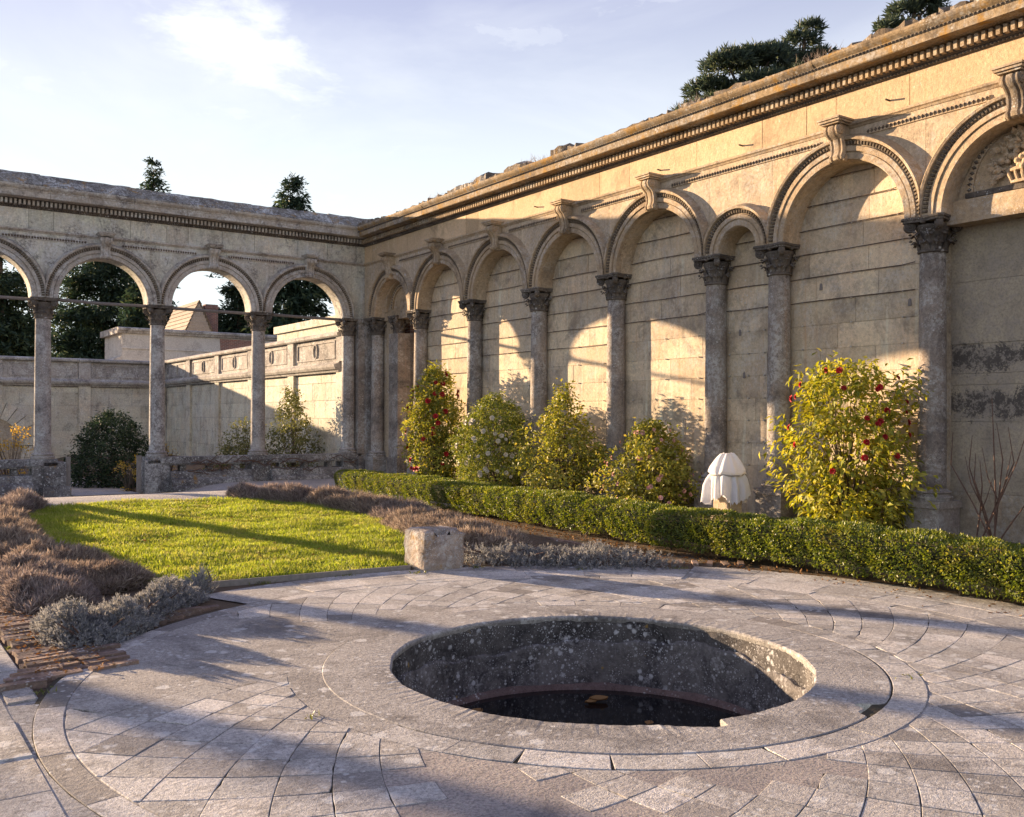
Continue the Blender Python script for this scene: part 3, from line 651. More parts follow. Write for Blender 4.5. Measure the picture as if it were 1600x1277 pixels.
for i in range(110):
    a = rr.uniform(-.2, pi+.2); q = rr.uniform(.6, 1.1); y = yc-.46*q*cos(a); z = 4.98+.48*q*sin(a); d = Vector((rr.uniform(-.6, -.1), -cos(a)+rr.uniform(-.7, .7), sin(a)+rr.uniform(-.7, .7))).normalized()
    b = Vector((12.83, y, z)); sd = d.cross(Vector((1, 0, 0))).normalized(); L = rr.uniform(.10, .17)
    car.add([b, b+d*L*.5+sd*L*.3+Vector((-.02, 0, 0)), b+d*L, b+d*L*.5-sd*L*.3+Vector((-.02, 0, 0)), b+d*L*.5+Vector((-.045, 0, 0))], [(0, 1, 4), (1, 2, 4), (2, 3, 4), (3, 0, 4)])
for k in range(7):
    y = yc-.24+.08*k; car.tube([(12.81, y, 4.83), (12.78, y*1.0+(y-yc)*.12, 4.93), (12.80, y+(y-yc)*.25, 5.0)], .022, 6)
car.tube([(12.80, yc-.28, 4.99), (12.76, yc, 5.0), (12.80, yc+.28, 4.99)], .03, 6); car.tube([(12.81, yc-.25, 4.83), (12.77, yc, 4.825), (12.81, yc+.25, 4.83)], .025, 6)
car.build('fruit_basket_carving', M_mould, tym, 'auto')
# plaster back with sooty stones laid bare
rr = random.Random(4)
for z0, z1, u0, u1, mt in [(-.4, .62, 5.2, 7.92, M_plast), (.62, 1.62, 5.2, 7.92, M_black), (1.62, 2.14, 5.2, 6.3, M_black), (1.62, 2.14, 6.3, 7.15, M_black), (1.62, 2.14, 7.15, 7.92, M_black), (2.14, 2.30, 5.2, 7.92, M_black), (2.30, 2.72, 5.2, 6.45, M_black), (2.30, 2.72, 6.45, 7.3, M_black), (2.30, 2.72, 7.3, 7.92, M_black), (2.72, 3.6, 5.2, 7.92, M_black), (3.6, 4.6, 5.2, 7.92, M_black)]:
    d = rr.uniform(.004, .014) if 1.6 < z0 < 2.5 else 0
    m = MB(); m.box(13.06+d, 13.149, u0+.002, u1-.002, z0+.002, z1-.002); m.build('wall_stone', mt, aw)
for z0, z1 in courses:
    m = MB(); m.box(XR, XR+.2, 2.5, 5.1, z0+.004, z1-.004); m.build('wall_stone', M_recess, aw)
m = MB(); m.box(12.90, 13.149, 7.72, 7.945, -.4, 4.5); m.build('jamb', M_plast, aw)
# doorway bay at the corner
yc = (25.20+22.66)/2; r = (25.20-22.66)/2-.295
m = MB(); K = 24; m.grid([[(12.91, yc-r*1.02*cos(pi*k/K), 4.55), (12.91, yc-r*1.02*cos(pi*k/K), ZS+max(.04, r*1.02*sin(pi*k/K)))] for k in range(K+1)]); t2 = m.build('tympanum', M_mould, aw)
ring_strip(t2, yc, 4.74, 12.909, .55, .66, .05, M_dark); ring_strip(t2, yc, 4.66, 12.909, .80, .93, .12, M_dark, False)
m = MB(); m.box(12.84, 13.148, 22.76, 25.1, 4.42, 4.66); m.build('lintel', M_mould, aw)
m = MB(); m.box(12.80, 13.30, 24.02, 24.56, .5, 4.02); m.box(12.76, 13.30, 23.98, 24.60, -.4, .5); m.build('pilaster', M_col, aw)
o = obj('capital', capR, aw, loc=(12.98, 24.29, 4.015)); o.scale = (.8, .8, 1)
m = MB(); m.box(12.92, 13.149, 24.57, 25.6, -.4, 4.42); m.box(12.92, 13.149, 22.76, 22.98, -.4, 4.42); m.build('jamb', M_wall, aw)
m = MB(); m.box(14.0, 14.19, 22.81, 24.74, -.4, 4.59); m.box(13.31, 14.0, 24.2, 24.74, -.4, 4.59); m.build('brick_lining', M_redbrick, aw)
g = MB()
for k in range(11): y = 23.0+k*.1; g.box(13.20, 13.206, y-.003, y+.003, 0, 4.3)
for k in range(43): z = .05+k*.1; g.box(13.194, 13.20, 22.98, 24.02, z-.003, z+.003)
g.box(13.17, 13.21, 22.98, 24.02, 2.18, 2.28)
g.build('mesh_gate', M_iron, aw)
# corner pier shared by both arcades
m = MB(); m.box(12.36, 13.5, 25.62, 26.35, .5, 4.40); m.box(12.34, 13.56, 25.56, 26.4, 4.402, 4.515); m.box(12.33, 13.56, 25.52, 26.4, -.5, .498); m.build('corner_pier', M_col, aw)
m = MB(); m.box(12.56, 12.72, 25.50, 25.618, .5, 4.40); m.build('pilaster', M_col, aw)

# ------------------------------------------------------------------ open colonnade across the far side
YF = 25.70
BT = lambda u, p, z: (u, YF-p, z+.004)
BC = [12.17, 9.45, 6.73, 4.01, 1.29, -1.43, -4.15, -6.87, -9.59, -12.31]
cw = thing('colonnade', 'open stone colonnade with round arches letting the trees show through', 'colonnade')
arcsB, sweepB = arcade(cw, BT, BC[::-1], lambda u: False, .46, (M_backw, M_backm, M_dark, M_backw), -12.6, 13.1, True)
m = MB(); m.add([BT(u, p, z) for z in (ZS, 6.07) for p in (-.46, -.001) for u in (12.175, 12.9)], [(0, 2, 3, 1), (4, 5, 7, 6), (0, 1, 5, 4), (2, 6, 7, 3), (0, 4, 6, 2), (1, 3, 7, 5)]); m.build('spandrel', M_backw, cw)
u = -12.6; rr = random.Random(8)
while u < 12.99:
    e = min(u+rr.uniform(1.6, 2.4), 13.0)
    if 13-e < .6: e = 13.0
    dz = rr.uniform(-.006, .006); sweepB('cornice_stone', [(p, z+dz*(z > 6.85)) for p, z in cornice_prof], u+.003, e-.003, M_backm)
    u = e
u = -12.6
while u < 12.99:
    e = min(u+rr.uniform(.9, 2.3), 13.0)
    if 13-e < .6: e = 13.0
    n = max(3, int((e-u)/.18)); m = MB(); P = []; dz = rr.uniform(-.02, .02)
    for i in range(n):
        uu = u+.006+(e-u-.012)*i/(n-1); j = lambda s_: rr.uniform(-s_, s_)
        P.append([BT(uu, -.45, 7.118), BT(uu, .44+j(.008), 7.118), BT(uu, .44+j(.01), 7.15), BT(uu, .30+j(.012), 7.26+dz+j(.015)), BT(uu, .16+j(.012), 7.39+dz+j(.015)), BT(uu, .08, 7.46+dz+j(.012)), BT(uu, -.15, 7.48+dz+j(.012)), BT(uu, -.45, 7.45+dz)])
    m.grid(P, False, True); L = 8; m.f.append(tuple(range(L))); m.f.append(tuple((n-1)*L+k for k in range(L)))
    m.build('coping_stone', M_cope, cw); u = e
capB, baseB, shaftB = capital_mesh(M_cap), base_mesh(M_ped), shaft_mesh(M_colb, .735, 4.02)
m = MB(); m.box(-.30, .30, -.30, .30, .42, .58); m.box(-.27, .27, -.27, .27, -.5, .418); pedB = m.mesh('pedestal', M_balu)
for xc in BC:
    make_column(cw, xc, 25.92, shaftB, capB, baseB, pedB, .582)
for a, b in zip(BC[:-1], BC[1:]):
    j = random.uniform(-.02, .02); MB().tube([(a-.22, 25.93, 4.50+j), ((a+b)/2, 25.93, 4.49), (b+.22, 25.93, 4.51+j)], .042, 8).build('tie_rod', M_iron, cw)
# low balustrade between the columns, gap left for the path
def balustrade(x0, x1):
    m = MB(); m.box(x0, x1, 25.66, 26.16, .40, .575); m.box(x0, x1, 25.71, 26.1, .36, .398); m.build('rail', M_balu, cw)
    n = 12; P = []
    for x in (x0, x1):
        P.append([(x, 26.2, .20), (x, 25.62, .20), (x, 25.58, .15), (x, 25.56, .03), (x, 25.44, -.02), (x, 25.40, -.10), (x, 25.40, -.17), (x, 25.30, -.20), (x, 25.30, -.5), (x, 26.2, -.5)])
    m = MB(); m.grid(P, False, True); m.f.append(tuple(range(10))); m.f.append(tuple(range(10, 20))); m.build('plinth_course', M_balu, cw)
    k = max(1, int((x1-x0)/.62))
    for i in range(k):
        x = x0+(i+.5)*(x1-x0)/k; m = MB(); m.box(x-.07, x+.07, 25.78, 26.04, .198, .362); m.build('baluster', M_balu, cw)
for a, b in [(9.45, 12.17), (6.73, 9.45), (1.29, 4.01), (-1.43, 1.29), (-4.15, -1.43), (-6.87, -4.15), (-9.59, -6.87)]: balustrade(a+.27, b-.27)
m = MB(); m.box(6.36, 6.75, 25.62, 26.2, -.5, .50); m.build('end_pier', M_balu, cw)
m = MB(); m.box(4.0, 4.50, 25.62, 26.2, -.5, .50); m.box(3.95, 4.58, 25.42, 25.6, -.5, -.08); m.build('end_pier', M_balu, cw)
for x, lab in ((6.24, 'weathered wooden gate post at the near end of the far balustrade'), (4.56, 'pale square gate post beside the left column pedestal')):
    m = MB(); m.box(x-.05, x+.05, 25.7, 25.8, -.36, .60); m.box(x-.056, x+.056, 25.694, 25.806, .60, .63); m.build('gate_post', M_wood, None, label=lab, cat='post', group='gate posts in the gap of the colonnade')

# ------------------------------------------------------------------ terrace wall behind the colonnade
tw = thing('terrace_wall', 'pale panelled retaining wall with carved parapet beyond the colonnade', 'wall')
XT, YT = 12.3, 46.0
def wall_run(T, L, bays, seed):
    rr = random.Random(seed)
    def bx(name, u0, u1, p0, p1, z0, z1, mat, par=tw):
        m = MB(); m.add([T(u, p, z) for z in (z0, z1) for p in (p0, p1) for u in (u0, u1)], [(0, 2, 3, 1), (4, 5, 7, 6), (0, 1, 5, 4), (2, 6, 7, 3), (0, 4, 6, 2), (1, 3, 7, 5)]); return m.build(name, mat, par)
    bx('wall_core', 0, L, -.5, -.02, -1.5, 4.1, M_terrp)
    w = L/bays
    for i in range(bays):
        u0 = i*w
        z = -.6
        while z < 2.9:
            e = min(z+.55, 2.95); u = u0+.25
            while u < u0+w-.26:
                e2 = min(u+rr.uniform(.8, 1.6), u0+w-.25)
                if u0+w-.25-e2 < .4: e2 = u0+w-.25
                bx('wall_stone', u+.006, e2-.006, -.1, rr.uniform(-.004, .004), z+.006, e-.006, M_terr); u = e2
            z = e
        bx('pilaster', u0-.25, u0+.25, -.1, .09, -1.5, 3.0, M_terr)
        pan = bx('parapet_panel', u0+.27, u0+w-.27, -.1, .02, 3.32, 4.06, M_terrp)
        bx('border', u0+.45, u0+w-.45, .019, .05, 3.42, 3.47, M_terrp, pan); bx('border', u0+.45, u0+w-.45, .019, .05, 3.93, 3.98, M_terrp, pan)
        for s_ in (0, 1):
            ue = u0+.45 if s_ == 0 else u0+w-.50
            bx('border', ue, ue+.05, .018, .051, 3.47, 3.93, M_terrp, pan)
        m = MB(); P = []
        for t in range(24):
            a = 2*pi*t/24; P.append([T(u0+w/2+rr_*.62*cos(a), p_, 3.70+rr_*sin(a)) for rr_, p_ in ((.20, .02), (.205, .06), (.26, .06), (.27, .02))])
        m.grid(P, True, True); m.build('oval_boss', M_terrp, pan, 'auto')
        bx('parapet_pier', u0-.25, u0+.25, -.12, .10, 3.32, 4.07, M_terrp)
    prof = [(-.2, 3.0), (.12, 3.0), (.14, 3.05), (.22, 3.08), (.27, 3.15), (.28, 3.22), (.15, 3.27), (.10, 3.32), (-.2, 3.32)]
    m = MB(); m.grid([[T(u, p, z) for p, z in prof] for u in (-.0, L)], False, True); m.f.append(tuple(range(9))); m.f.append(tuple(range(9, 18))); m.build('cornice', M_terrp, tw)
    prof = [(-.55, 4.07), (.14, 4.07), (.18, 4.11), (.18, 4.18), (.05, 4.24), (-.55, 4.24)]
    m = MB(); m.grid([[T(u, p, z) for p, z in prof] for u in (0, L)], False, True); m.f.append(tuple(range(6))); m.f.append(tuple(range(6, 12))); m.build('coping', M_terrp, tw)
wall_run(lambda u, p, z: (XT-p, 26.6+u, z), 19.3, 5, 1)
wall_run(lambda u, p, z: (XT-u, YT-p, z-.05), 28, 8, 2)
# rusticated archway in the far wall
m = MB(); K = 16; ax, az, ar = 5.0, .35, 1.25
P = [[(ax-ar*cos(pi*k/K), YT-.06, az+ar*sin(pi*k/K)), (ax-1.9*cos(pi*k/K), YT-.06, az+1.9*sin(pi*k/K))] for k in range(K+1)]
ag = thing('archway', 'dark round archway with stone voussoirs in the far terrace wall', 'archway')
for k in range(0, 13):
    t0, t1 = pi*k/13+.008, pi*(k+1)/13-.008; m = MB()
    q = [(ax-rr_*cos(t), az+rr_*sin(t)) for rr_, t in ((ar, t0), (1.95, t0), (1.95, t1), (ar, t1))]
    m.add([(x, y, z) for y in (YT-.16, YT+.02) for x, z in q], [(0, 1, 2, 3), (4, 7, 6, 5), (0, 4, 5, 1), (1, 5, 6, 2), (2, 6, 7, 3), (3, 7, 4, 0)]); m.build('voussoir', M_terr, ag)
for sx in (-1, 1):
    for k in range(3):
        m = MB(); x0, x1 = ax+sx*ar, ax+sx*1.95; m.box(min(x0, x1), max(x0, x1), YT-.16, YT+.02, az-.02-(k+1)*.5+.006, az-.02-k*.5-.006); m.build('quoin', M_terr, ag)
m = MB(); m.add([(ax-ar*1.0*cos(pi*k/K), YT-.115, az+ar*sin(pi*k/K)) for k in range(K+1)]+[(ax+ar, YT-.115, -1.2), (ax-ar, YT-.115, -1.2)], [tuple(range(K+3))]); m.build('recess_panel', M_plast, ag)

# rendered outbuilding, tiled gable and its chimney above the terrace
ob = thing('outbuilding', 'whitewashed building with stone cornice above the terrace wall', 'building')
m = MB(); m.box(11.75, 24, 52, 56, 0, 5.9); m.build('wall', M_rendr, ob)
m = MB(); prof = [(51.999, 5.9), (51.86, 5.92), (51.82, 6.0), (51.74, 6.05), (51.72, 6.16), (51.9, 6.22), (56, 6.22), (56, 5.9)]
m.grid([[(x, y, z) for y, z in prof] for x in (11.5, 24.1)], False, True); m.f.append(tuple(range(8))); m.f.append(tuple(range(8, 16))); m.build('cornice', M_terrp, ob)
m = MB(); m.box(11.70, 24, 51.94, 52.01, 5.12, 5.19); m.build('string_course', M_rendr, ob)
m = MB(); pts = [(16.8, 5.86), (18.6, 5.84), (19.9, 5.6), (20.0, 5.2), (18.9, 5.25), (18.2, 4.95), (17.3, 5.1), (16.85, 5.0)]
m.add([(x, 51.975, z) for x, z in pts]+[(x, 52.02, z) for x, z in pts], [tuple(range(8)), tuple(range(8, 16))]+[(i, (i+1) % 8, 8+(i+1) % 8, 8+i) for i in range(8)]); m.build('bare_brick', M_redbrick, ob)
m = MB(); m.add([(11.74, 51.99, 4.0), (10.2, 51.99, 4.0), (11.74, 51.99, 4.75), (11.74, 55, 4.0), (10.2, 55, 4.0), (11.74, 55, 4.75)], [(0, 1, 2), (3, 5, 4), (1, 4, 5, 2), (0, 3, 4, 1), (0, 2, 5, 3)]); m.build('raking_wall', M_rendr, ob)
gh = thing('gabled_house', 'sunlit tiled house gable rising behind the whitewashed building', 'house')
m = MB(); gx, gy = 17.45, 58.0
m.add([(16.0, gy, 5), (18.9, gy, 5), (17.45, gy, 8.5), (16.0, gy+5, 5), (18.9, gy+5, 5), (17.45, gy+5, 8.5)], [(0, 1, 2), (3, 5, 4), (0, 3, 4, 1)]); m.build('wall', M_rendr, gh)
for sx in (-1, 1):
    rf = MB(); rf.add([(gx, gy-.15, 8.6), (gx+sx*1.6, gy-.15, 4.95), (gx+sx*1.6, gy+5, 4.95), (gx, gy+5, 8.6)], [(0, 1, 2, 3)]); ro = rf.build('roof', M_tileR, gh)
    for k in range(14):
        t0, t1 = k/14, (k+1)/14; m = MB()
        a = lambda t, up: (gx+sx*1.6*t+sx*up*.9, 8.6-3.65*t+up*.4)
        (x0, z0), (x1, z1) = a(t0, .01), a(t1, .05); m.add([(x0, gy-.17, z0), (x1, gy-.17, z1), (x1, gy+5, z1), (x0, gy+5, z0)], [(0, 1, 2, 3)]); m.build('tile_course', M_tileR, ro)
# end gable hung with scalloped tiles
for k in range(16):
    t = k/16; zz = 5.0+3.4*t; hw = 1.45*(1-t)
    m = MB(); m.box(gx-hw, gx+hw, gy-.07+.002*k, gy-.03, zz, zz+.20); m.build('tile_course', M_tileR, gh)
ch = MB(); ch.box(18.0, 18.75, 58.4, 59.0, 5.5, 8.45); ch.box(17.95, 18.8, 58.35, 59.05, 8.2, 8.32); ch.build('chimney', M_redbrick, gh)
m = MB(); P = [(13.3, 28.5), (14.6, 28.5), (14.6, 34.5), (13.3, 34.5)]
m.prism(P, 4.3, 4.72); m.prism([(13.2, 28.4), (14.7, 28.4), (14.7, 34.6), (13.2, 34.6)], 4.72, 4.98); m.build('stone_slab', M_terr, None, label='sunlit flat stone slab topping the wall behind the last arch', cat='slab')

# ------------------------------------------------------------------ paved circle and sunken pool
def P2(r, th, z=0.): return (PC[0]+r*cos(th), PC[1]+r*sin(th), z)
pv = MB()
def sector(m, r0, r1, t0, t1, z, n=None):
    n = n or max(4, int((t1-t0)/rad(5))); m.grid([[P2(r0, t0+(t1-t0)*k/n, z), P2(r1, t0+(t1-t0)*k/n, z)] for k in range(n+1)])
sector(pv, 3.5, 4.42, rad(-120), rad(36), -.007); sector(pv, 3.5, 4.17, rad(36), rad(112), -.007); sector(pv, 3.475, 4.6, rad(163), rad(240), -.006)
pave = pv.build('pavement', M_cement, None, False, kind='structure')
jb = MB(); sector(jb, 1.80, 3.502, 0, 2*pi, -.0072, 120); jb.build('joint_bed', simple('mossy_joint', (.085, .07, .055), 1., 0, 40, .6, .1, (.06, .06, .04)), pave)
SA, SB, NS, R0, R1 = .90, 1.04, 52, 2.075, 3.315
DEL = 2*pi/NS
def clip(poly, f):
    out = []
    for i in range(len(poly)):
        a, b = poly[i], poly[(i+1) % len(poly)]; fa, fb = f(a), f(b)
        if fa >= 0: out.append(a)
        if (fa >= 0) != (fb >= 0):
            t = fa/(fa-fb); out.append((a[0]+(b[0]-a[0])*t, a[1]+(b[1]-a[1])*t))
    return out
def area2(p): return .5*sum(p[i][0]*p[(i+1) % len(p)][1]-p[(i+1) % len(p)][0]*p[i][1] for i in range(len(p)))
def inset(poly, d):
    c = (sum(p[0] for p in poly)/len(poly), sum(p[1] for p in poly)/len(poly)); out = []
    n = len(poly); sg = 1 if area2(poly) > 0 else -1
    for i in range(n):
        a, b, e = poly[i-1], poly[i], poly[(i+1) % n]
        n1 = (-(b[1]-a[1]), b[0]-a[0]); n2 = (-(e[1]-b[1]), e[0]-b[0]); l1 = math.hypot(*n1) or 1; l2 = math.hypot(*n2) or 1
        v = (n1[0]/l1+n2[0]/l2, n1[1]/l1+n2[1]/l2); L = math.hypot(*v) or 1; k = d/max(.5, L/2)
        out.append((b[0]+sg*v[0]/L*k, b[1]+sg*v[1]/L*k))
    return out
def patch_kind(r, th):
    a = math.degrees(th) % 360
    if 118 < a < 163+ (r-2.6)*6 or (88 < a <= 118 and r < 2.33): return 'cement'
    if 206 < a < 243 and r < 2.8 and (int(a/6.9)*7+int(r*4)*3) % 5 not in (0, 3): return 'agg'
    if 243 <= a < 262 and r < 2.35: return 'agg'
    return None
slabs = []; agg_m = MB(); cem_m = MB(); cnt = 0
for i in range(NS):
    for dj in range(0, 16):
        s0 = i*DEL+.03; L0, L1 = log(R0/2.), log(R1/2.)
        h0 = s0 + (dj-2)*DEL
        poly = [(s0, h0), (s0+DEL, h0), (s0+DEL, h0+DEL), (s0, h0+DEL)]
        Lf = lambda q: (q[1]-q[0])/(SA+SB)
        poly = clip(poly, lambda q: Lf(q)-L0)
        if len(poly) >= 3: poly = clip(poly, lambda q: L1-Lf(q))
        if len(poly) < 3: continue
        fine = []
        for k in range(len(poly)):
            a, b = poly[k], poly[(k+1) % len(poly)]
            for t in (0, 1/3, 2/3): fine.append((a[0]+(b[0]-a[0])*t, a[1]+(b[1]-a[1])*t))
        pts = []
        for s_, h_ in fine:
            L = (h_-s_)/(SA+SB); r = 2.*exp(L); th = s_+SA*L; p = P2(r, th); pts.append((p[0], p[1]))
        ar = abs(area2(pts))
        if ar < .004:
            cem_m.add([(x, y, -.0025) for x, y in pts], [tuple(range(len(pts)))]); continue
        c = (sum(p[0] for p in pts)/len(pts), sum(p[1] for p in pts)/len(pts)); r = math.hypot(c[0]-PC[0], c[1]-PC[1]); th = atan2(c[1]-PC[1], c[0]-PC[0])
        kd = patch_kind(r, th)
        if kd == 'cement': cem_m.add([(x, y, -.0015) for x, y in pts], [tuple(range(len(pts)))]); continue
        if kd == 'agg': agg_m.add([(x, y, -.003) for x, y in pts], [tuple(range(len(pts)))]); continue
        # outside the frame (behind the camera side) slabs are only filler
        slabs.append((pts, r, th))
def add_slab(pts, gap=.005, zt=None, mat=M_slab):
    if random.random() < .35:
        pts = list(pts); c0 = (sum(p[0] for p in pts)/len(pts), sum(p[1] for p in pts)/len(pts))
        for _ in range(random.choice([1, 1, 2])):
            i0 = random.randrange(len(pts)); f0 = random.uniform(.03, .10); pts[i0] = (pts[i0][0]+(c0[0]-pts[i0][0])*f0, pts[i0][1]+(c0[1]-pts[i0][1])*f0)
    q = inset(pts, gap); zt = random.uniform(-.0014, .0014) if zt is None else zt; m = MB(); n = len(q)
    tx, ty = random.uniform(-.0016, .0016), random.uniform(-.0016, .0016); c = (sum(p[0] for p in q)/n, sum(p[1] for p in q)/n)
    e = inset(pts, gap+.003)
    zf = lambda p: zt+(p[0]-c[0])*tx*2+(p[1]-c[1])*ty*2
    m.add([(x, y, -.05) for x, y in q]+[(p[0], p[1], zf(p)-.0015) for p in q]+[(p[0], p[1], zf(p)) for p in e],
          [tuple(range(2*n, 3*n))]+[(i, (i+1) % n, n+(i+1) % n, n+i) for i in range(n)]+[(n+i, n+(i+1) % n, 2*n+(i+1) % n, 2*n+i) for i in range(n)])
    me = m.mesh('slab', mat); me.transform(Matrix.Translation((-c[0], -c[1], 0))); obj('slab', me, pave, loc=(c[0], c[1], 0))
Fw = (sin(YAW), cos(YAW)); Rt = (cos(YAW), -sin(YAW))
def visible(x, y, mg=.7):
    D = x*Fw[0]+y*Fw[1]; X = x*Rt[0]+y*Rt[1]
    return D > 3.4-mg and abs(X) < D*.56+mg
hid = MB()
for pts, r, th in slabs:
    c = P2(r, th)
    if visible(c[0], c[1], .25): add_slab(pts, random.choice([.0012, .0018, .0022, .003]))
    else: q = inset(pts, .005); hid.add([(x, y, 0) for x, y in q], [tuple(range(len(q)))])
sector(cem_m, 1.864, 2.076, rad(89.9), rad(195.1), -.0017); sector(cem_m, 2.069, 2.079, rad(195.2), rad(450), -.004, 60); sector(cem_m, 3.312, 3.324, 0, 2*pi, -.004, 120); cem_m.build('cement_patch', M_cement, pave); agg_m.build('pebble_patch', M_agg, pave)
def ring_slabs(r0, r1, t0, t1, w, gap=.002, cond=None, mat=M_slab):
    t = t0
    while t < t1-.01:
        e = min(t+w*random.uniform(.8, 1.25)/r1, t1)
        if t1-e < .3*w/r1: e = t1
        n = max(2, int((e-t)*r1/.12)); pts = [P2(r0, t+(e-t)*k/n)[:2] for k in range(n+1)]+[P2(r1, e-(e-t)*k/n)[:2] for k in range(n+1)]
        c = P2((r0+r1)/2, (t+e)/2)
        if cond is None or cond(*c[:2]):
            if visible(c[0], c[1], .5): add_slab(pts, gap, None, mat)
            else: q = inset(pts, .005); hid.add([(x, y, 0) for x, y in q], [tuple(range(len(q)))])
        t = e
ring_slabs(1.872, 2.07, rad(-165), rad(90), .42)
ring_slabs(3.32, 3.47, rad(-195), rad(165), .75)
ring_slabs(3.475, 3.92, rad(-115), rad(35), .62); ring_slabs(3.925, 4.40, rad(-115), rad(33), .7)
ring_slabs(3.475, 3.80, rad(36), rad(100), .55); ring_slabs(3.805, 4.14, rad(36), rad(98), .6)
ring_slabs(3.475, 3.92, rad(172), rad(240), .6, .002, lambda x, y: x > 1.1); ring_slabs(3.925, 4.40, rad(180), rad(240), .6, .002, lambda x, y: x > 1.2)
# straight walk on the left with its border strip
y = -2.
while y < 16:
    h = random.uniform(.5, .72)
    for x0, x1 in ((-1.0, -.35), (-.345, .765)) if int(y*7) % 2 else ((-1.0, .05), (.055, .765)):
        if visible((x0+x1)/2, y+h/2, .6) and y > 2 and visible(x1, y+h/2, .1): add_slab([(x0, y), (x1, y), (x1, y+h), (x0, y+h)], .005, random.uniform(-.003, .004)+gz(.3, y+h/2))
    y += h
y = 6.15
while y < 16:
    h = random.uniform(.7, 1.1); add_slab([(.772, y), (.94, y), (.94, y+h), (.772, y+h)], .003, gz(.8, y+h/2)) if y < 14 else None; y += h
hid.build('unseen_paving', M_slab, pave, False, kind='stuff')
m = MB(); m.grid([[(x, yy, gz(0, yy)-.011) for x in (-6., .945)] for yy in np.arange(-4, 26, 1.)]); m.build('path', M_cement, None, kind='structure')

# rim, wall, ledge and water
pool = thing('sunken_pool', 'round sunken pool with broken stone rim and black lichened wall', 'pool')
TN = [atan2(3.63-PC[1], 3.78-PC[0]), atan2(3.55-PC[1], 3.93-PC[0])]
def rin(t):
    r = 1.41
    a = (t+pi) % (2*pi)-pi
    if TN[0]-.16 < a < TN[1]: r += .10*min(1, (a-TN[0]+.16)/.2)
    return r + .004*sin(9*t)+.003*sin(23*t+1)
TC = atan2(3.36-PC[1], 4.8-PC[0])
def rout(t):
    a = (t+pi) % (2*pi)-pi; d = abs(a-TC)
    return 1.862 - (.11*max(0, 1-(d/.09)**2)*(1+.4*sin(60*a)) if d < .09 else 0)
m = MB(); K = 360; P = []
for k in range(K):
    t = -pi+2*pi*k/K; ri, ro_ = rin(t), rout(t); j = random.uniform(-.002, .002)
    P.append([P2(ri+.012, t, -.05), P2(ri+.001, t, -.02), P2(ri+.003, t, -.006+j), P2(ri+.014, t, .002+j), P2((ri+ro_)/2, t, .003), P2(ro_-.008, t, .002), P2(ro_, t, -.003), P2(ro_, t, -.06)])
m.grid(P, True, False); m.build('rim', M_rim, pool, False)
lipz = lambda t: -.21+.045*sin(2.3*t+1)+.02*sin(7*t)+.012*sin(19*t+2)
m = MB(); m.grid([[P2(rin(2*pi*k/200-pi)+.012+.006*sin(13*k*.0314+9*z)+random.uniform(-.003, .003), 2*pi*k/200-pi, z) for z in (-.02, -.06, -.10, -.14, -.18, -.22, -.26, -.30)] for k in range(200)], True, False); m.build('upper_course', M_pool, pool, True)
m = MB(); P = []
for k in range(240):
    t = 2*pi*k/240-pi; lz = lipz(t)+random.uniform(-.008, .008); row = [P2(rin(t)+.02, t, lz+.004)]
    for f in (0, .03, .12, .25, .4, .55, .7, .85, 1.):
        z = lz*(1-f)-.565*f; row.append(P2(rin(t)+.012-.026*(1 if f > 0 else .7)-.012*f+.007*sin(11*t+14*z)+random.uniform(-.004, .004), t, z))
    P.append(row)
m.grid(P, True, False); m.build('lower_course', M_pool2, pool, 'auto')
m = MB(); m.grid([[P2(1.415, 2*pi*k/96, -.535), P2(1.37, 2*pi*k/96, -.555), P2(1.345, 2*pi*k/96, -.57), P2(1.335, 2*pi*k/96, -.66)] for k in range(96)], True, False); m.build('ledge', M_ledge, pool, True)
m = MB(); m.grid([[P2(r, 2*pi*k/64, -.592) for r in (.01, .7, 1.36)] for k in range(64)], True, False); m.build('water', M_water, None, True, kind='structure')
m = MB(); m.grid([[P2(r, 2*pi*k/32, -1.1) for r in (.01, 1.5)] for k in range(32)], True, False); m.build('pool_floor', M_pool, pool)
rr = random.Random(2)
def dry_leaf(x, y, z, s_, lab):
    m = MB(); a0 = rr.uniform(0, 6); P = []
    for i in range(6):
        t = i/5; w = .42*s_*sin(pi*min(.97, t*.92+.06)); cx = (t-.5)*s_; row = []
        for q in (-1, 0, 1):
            lx, ly = cx+.1*s_*(abs(q)), q*w; row.append((x+lx*cos(a0)-ly*sin(a0), y+lx*sin(a0)+ly*cos(a0), z+.006+abs(q)*.02*s_/.12+.03*s_*t*t))
        P.append(row)
    m.grid(P); m.build('fallen_leaf', M_dry, None, True, label=lab, cat='leaf', group='dead leaves floating on the pool')
for (a, r, s_, lab) in [(rad(50.6), 1.01, .15, 'curled orange leaf at the middle of the dark pool water'), (rad(54), .95, .09, 'small brown leaf beside the curled orange leaf on the water'), (rad(107.6), 1.09, .12, 'red-brown leaf floating by the left pool wall'), (rad(11.7), .59, .08, 'little tan leaf at the pool edge near the broken rim')]:
    p = P2(r, a); dry_leaf(p[0], p[1], -.588, s_, lab)

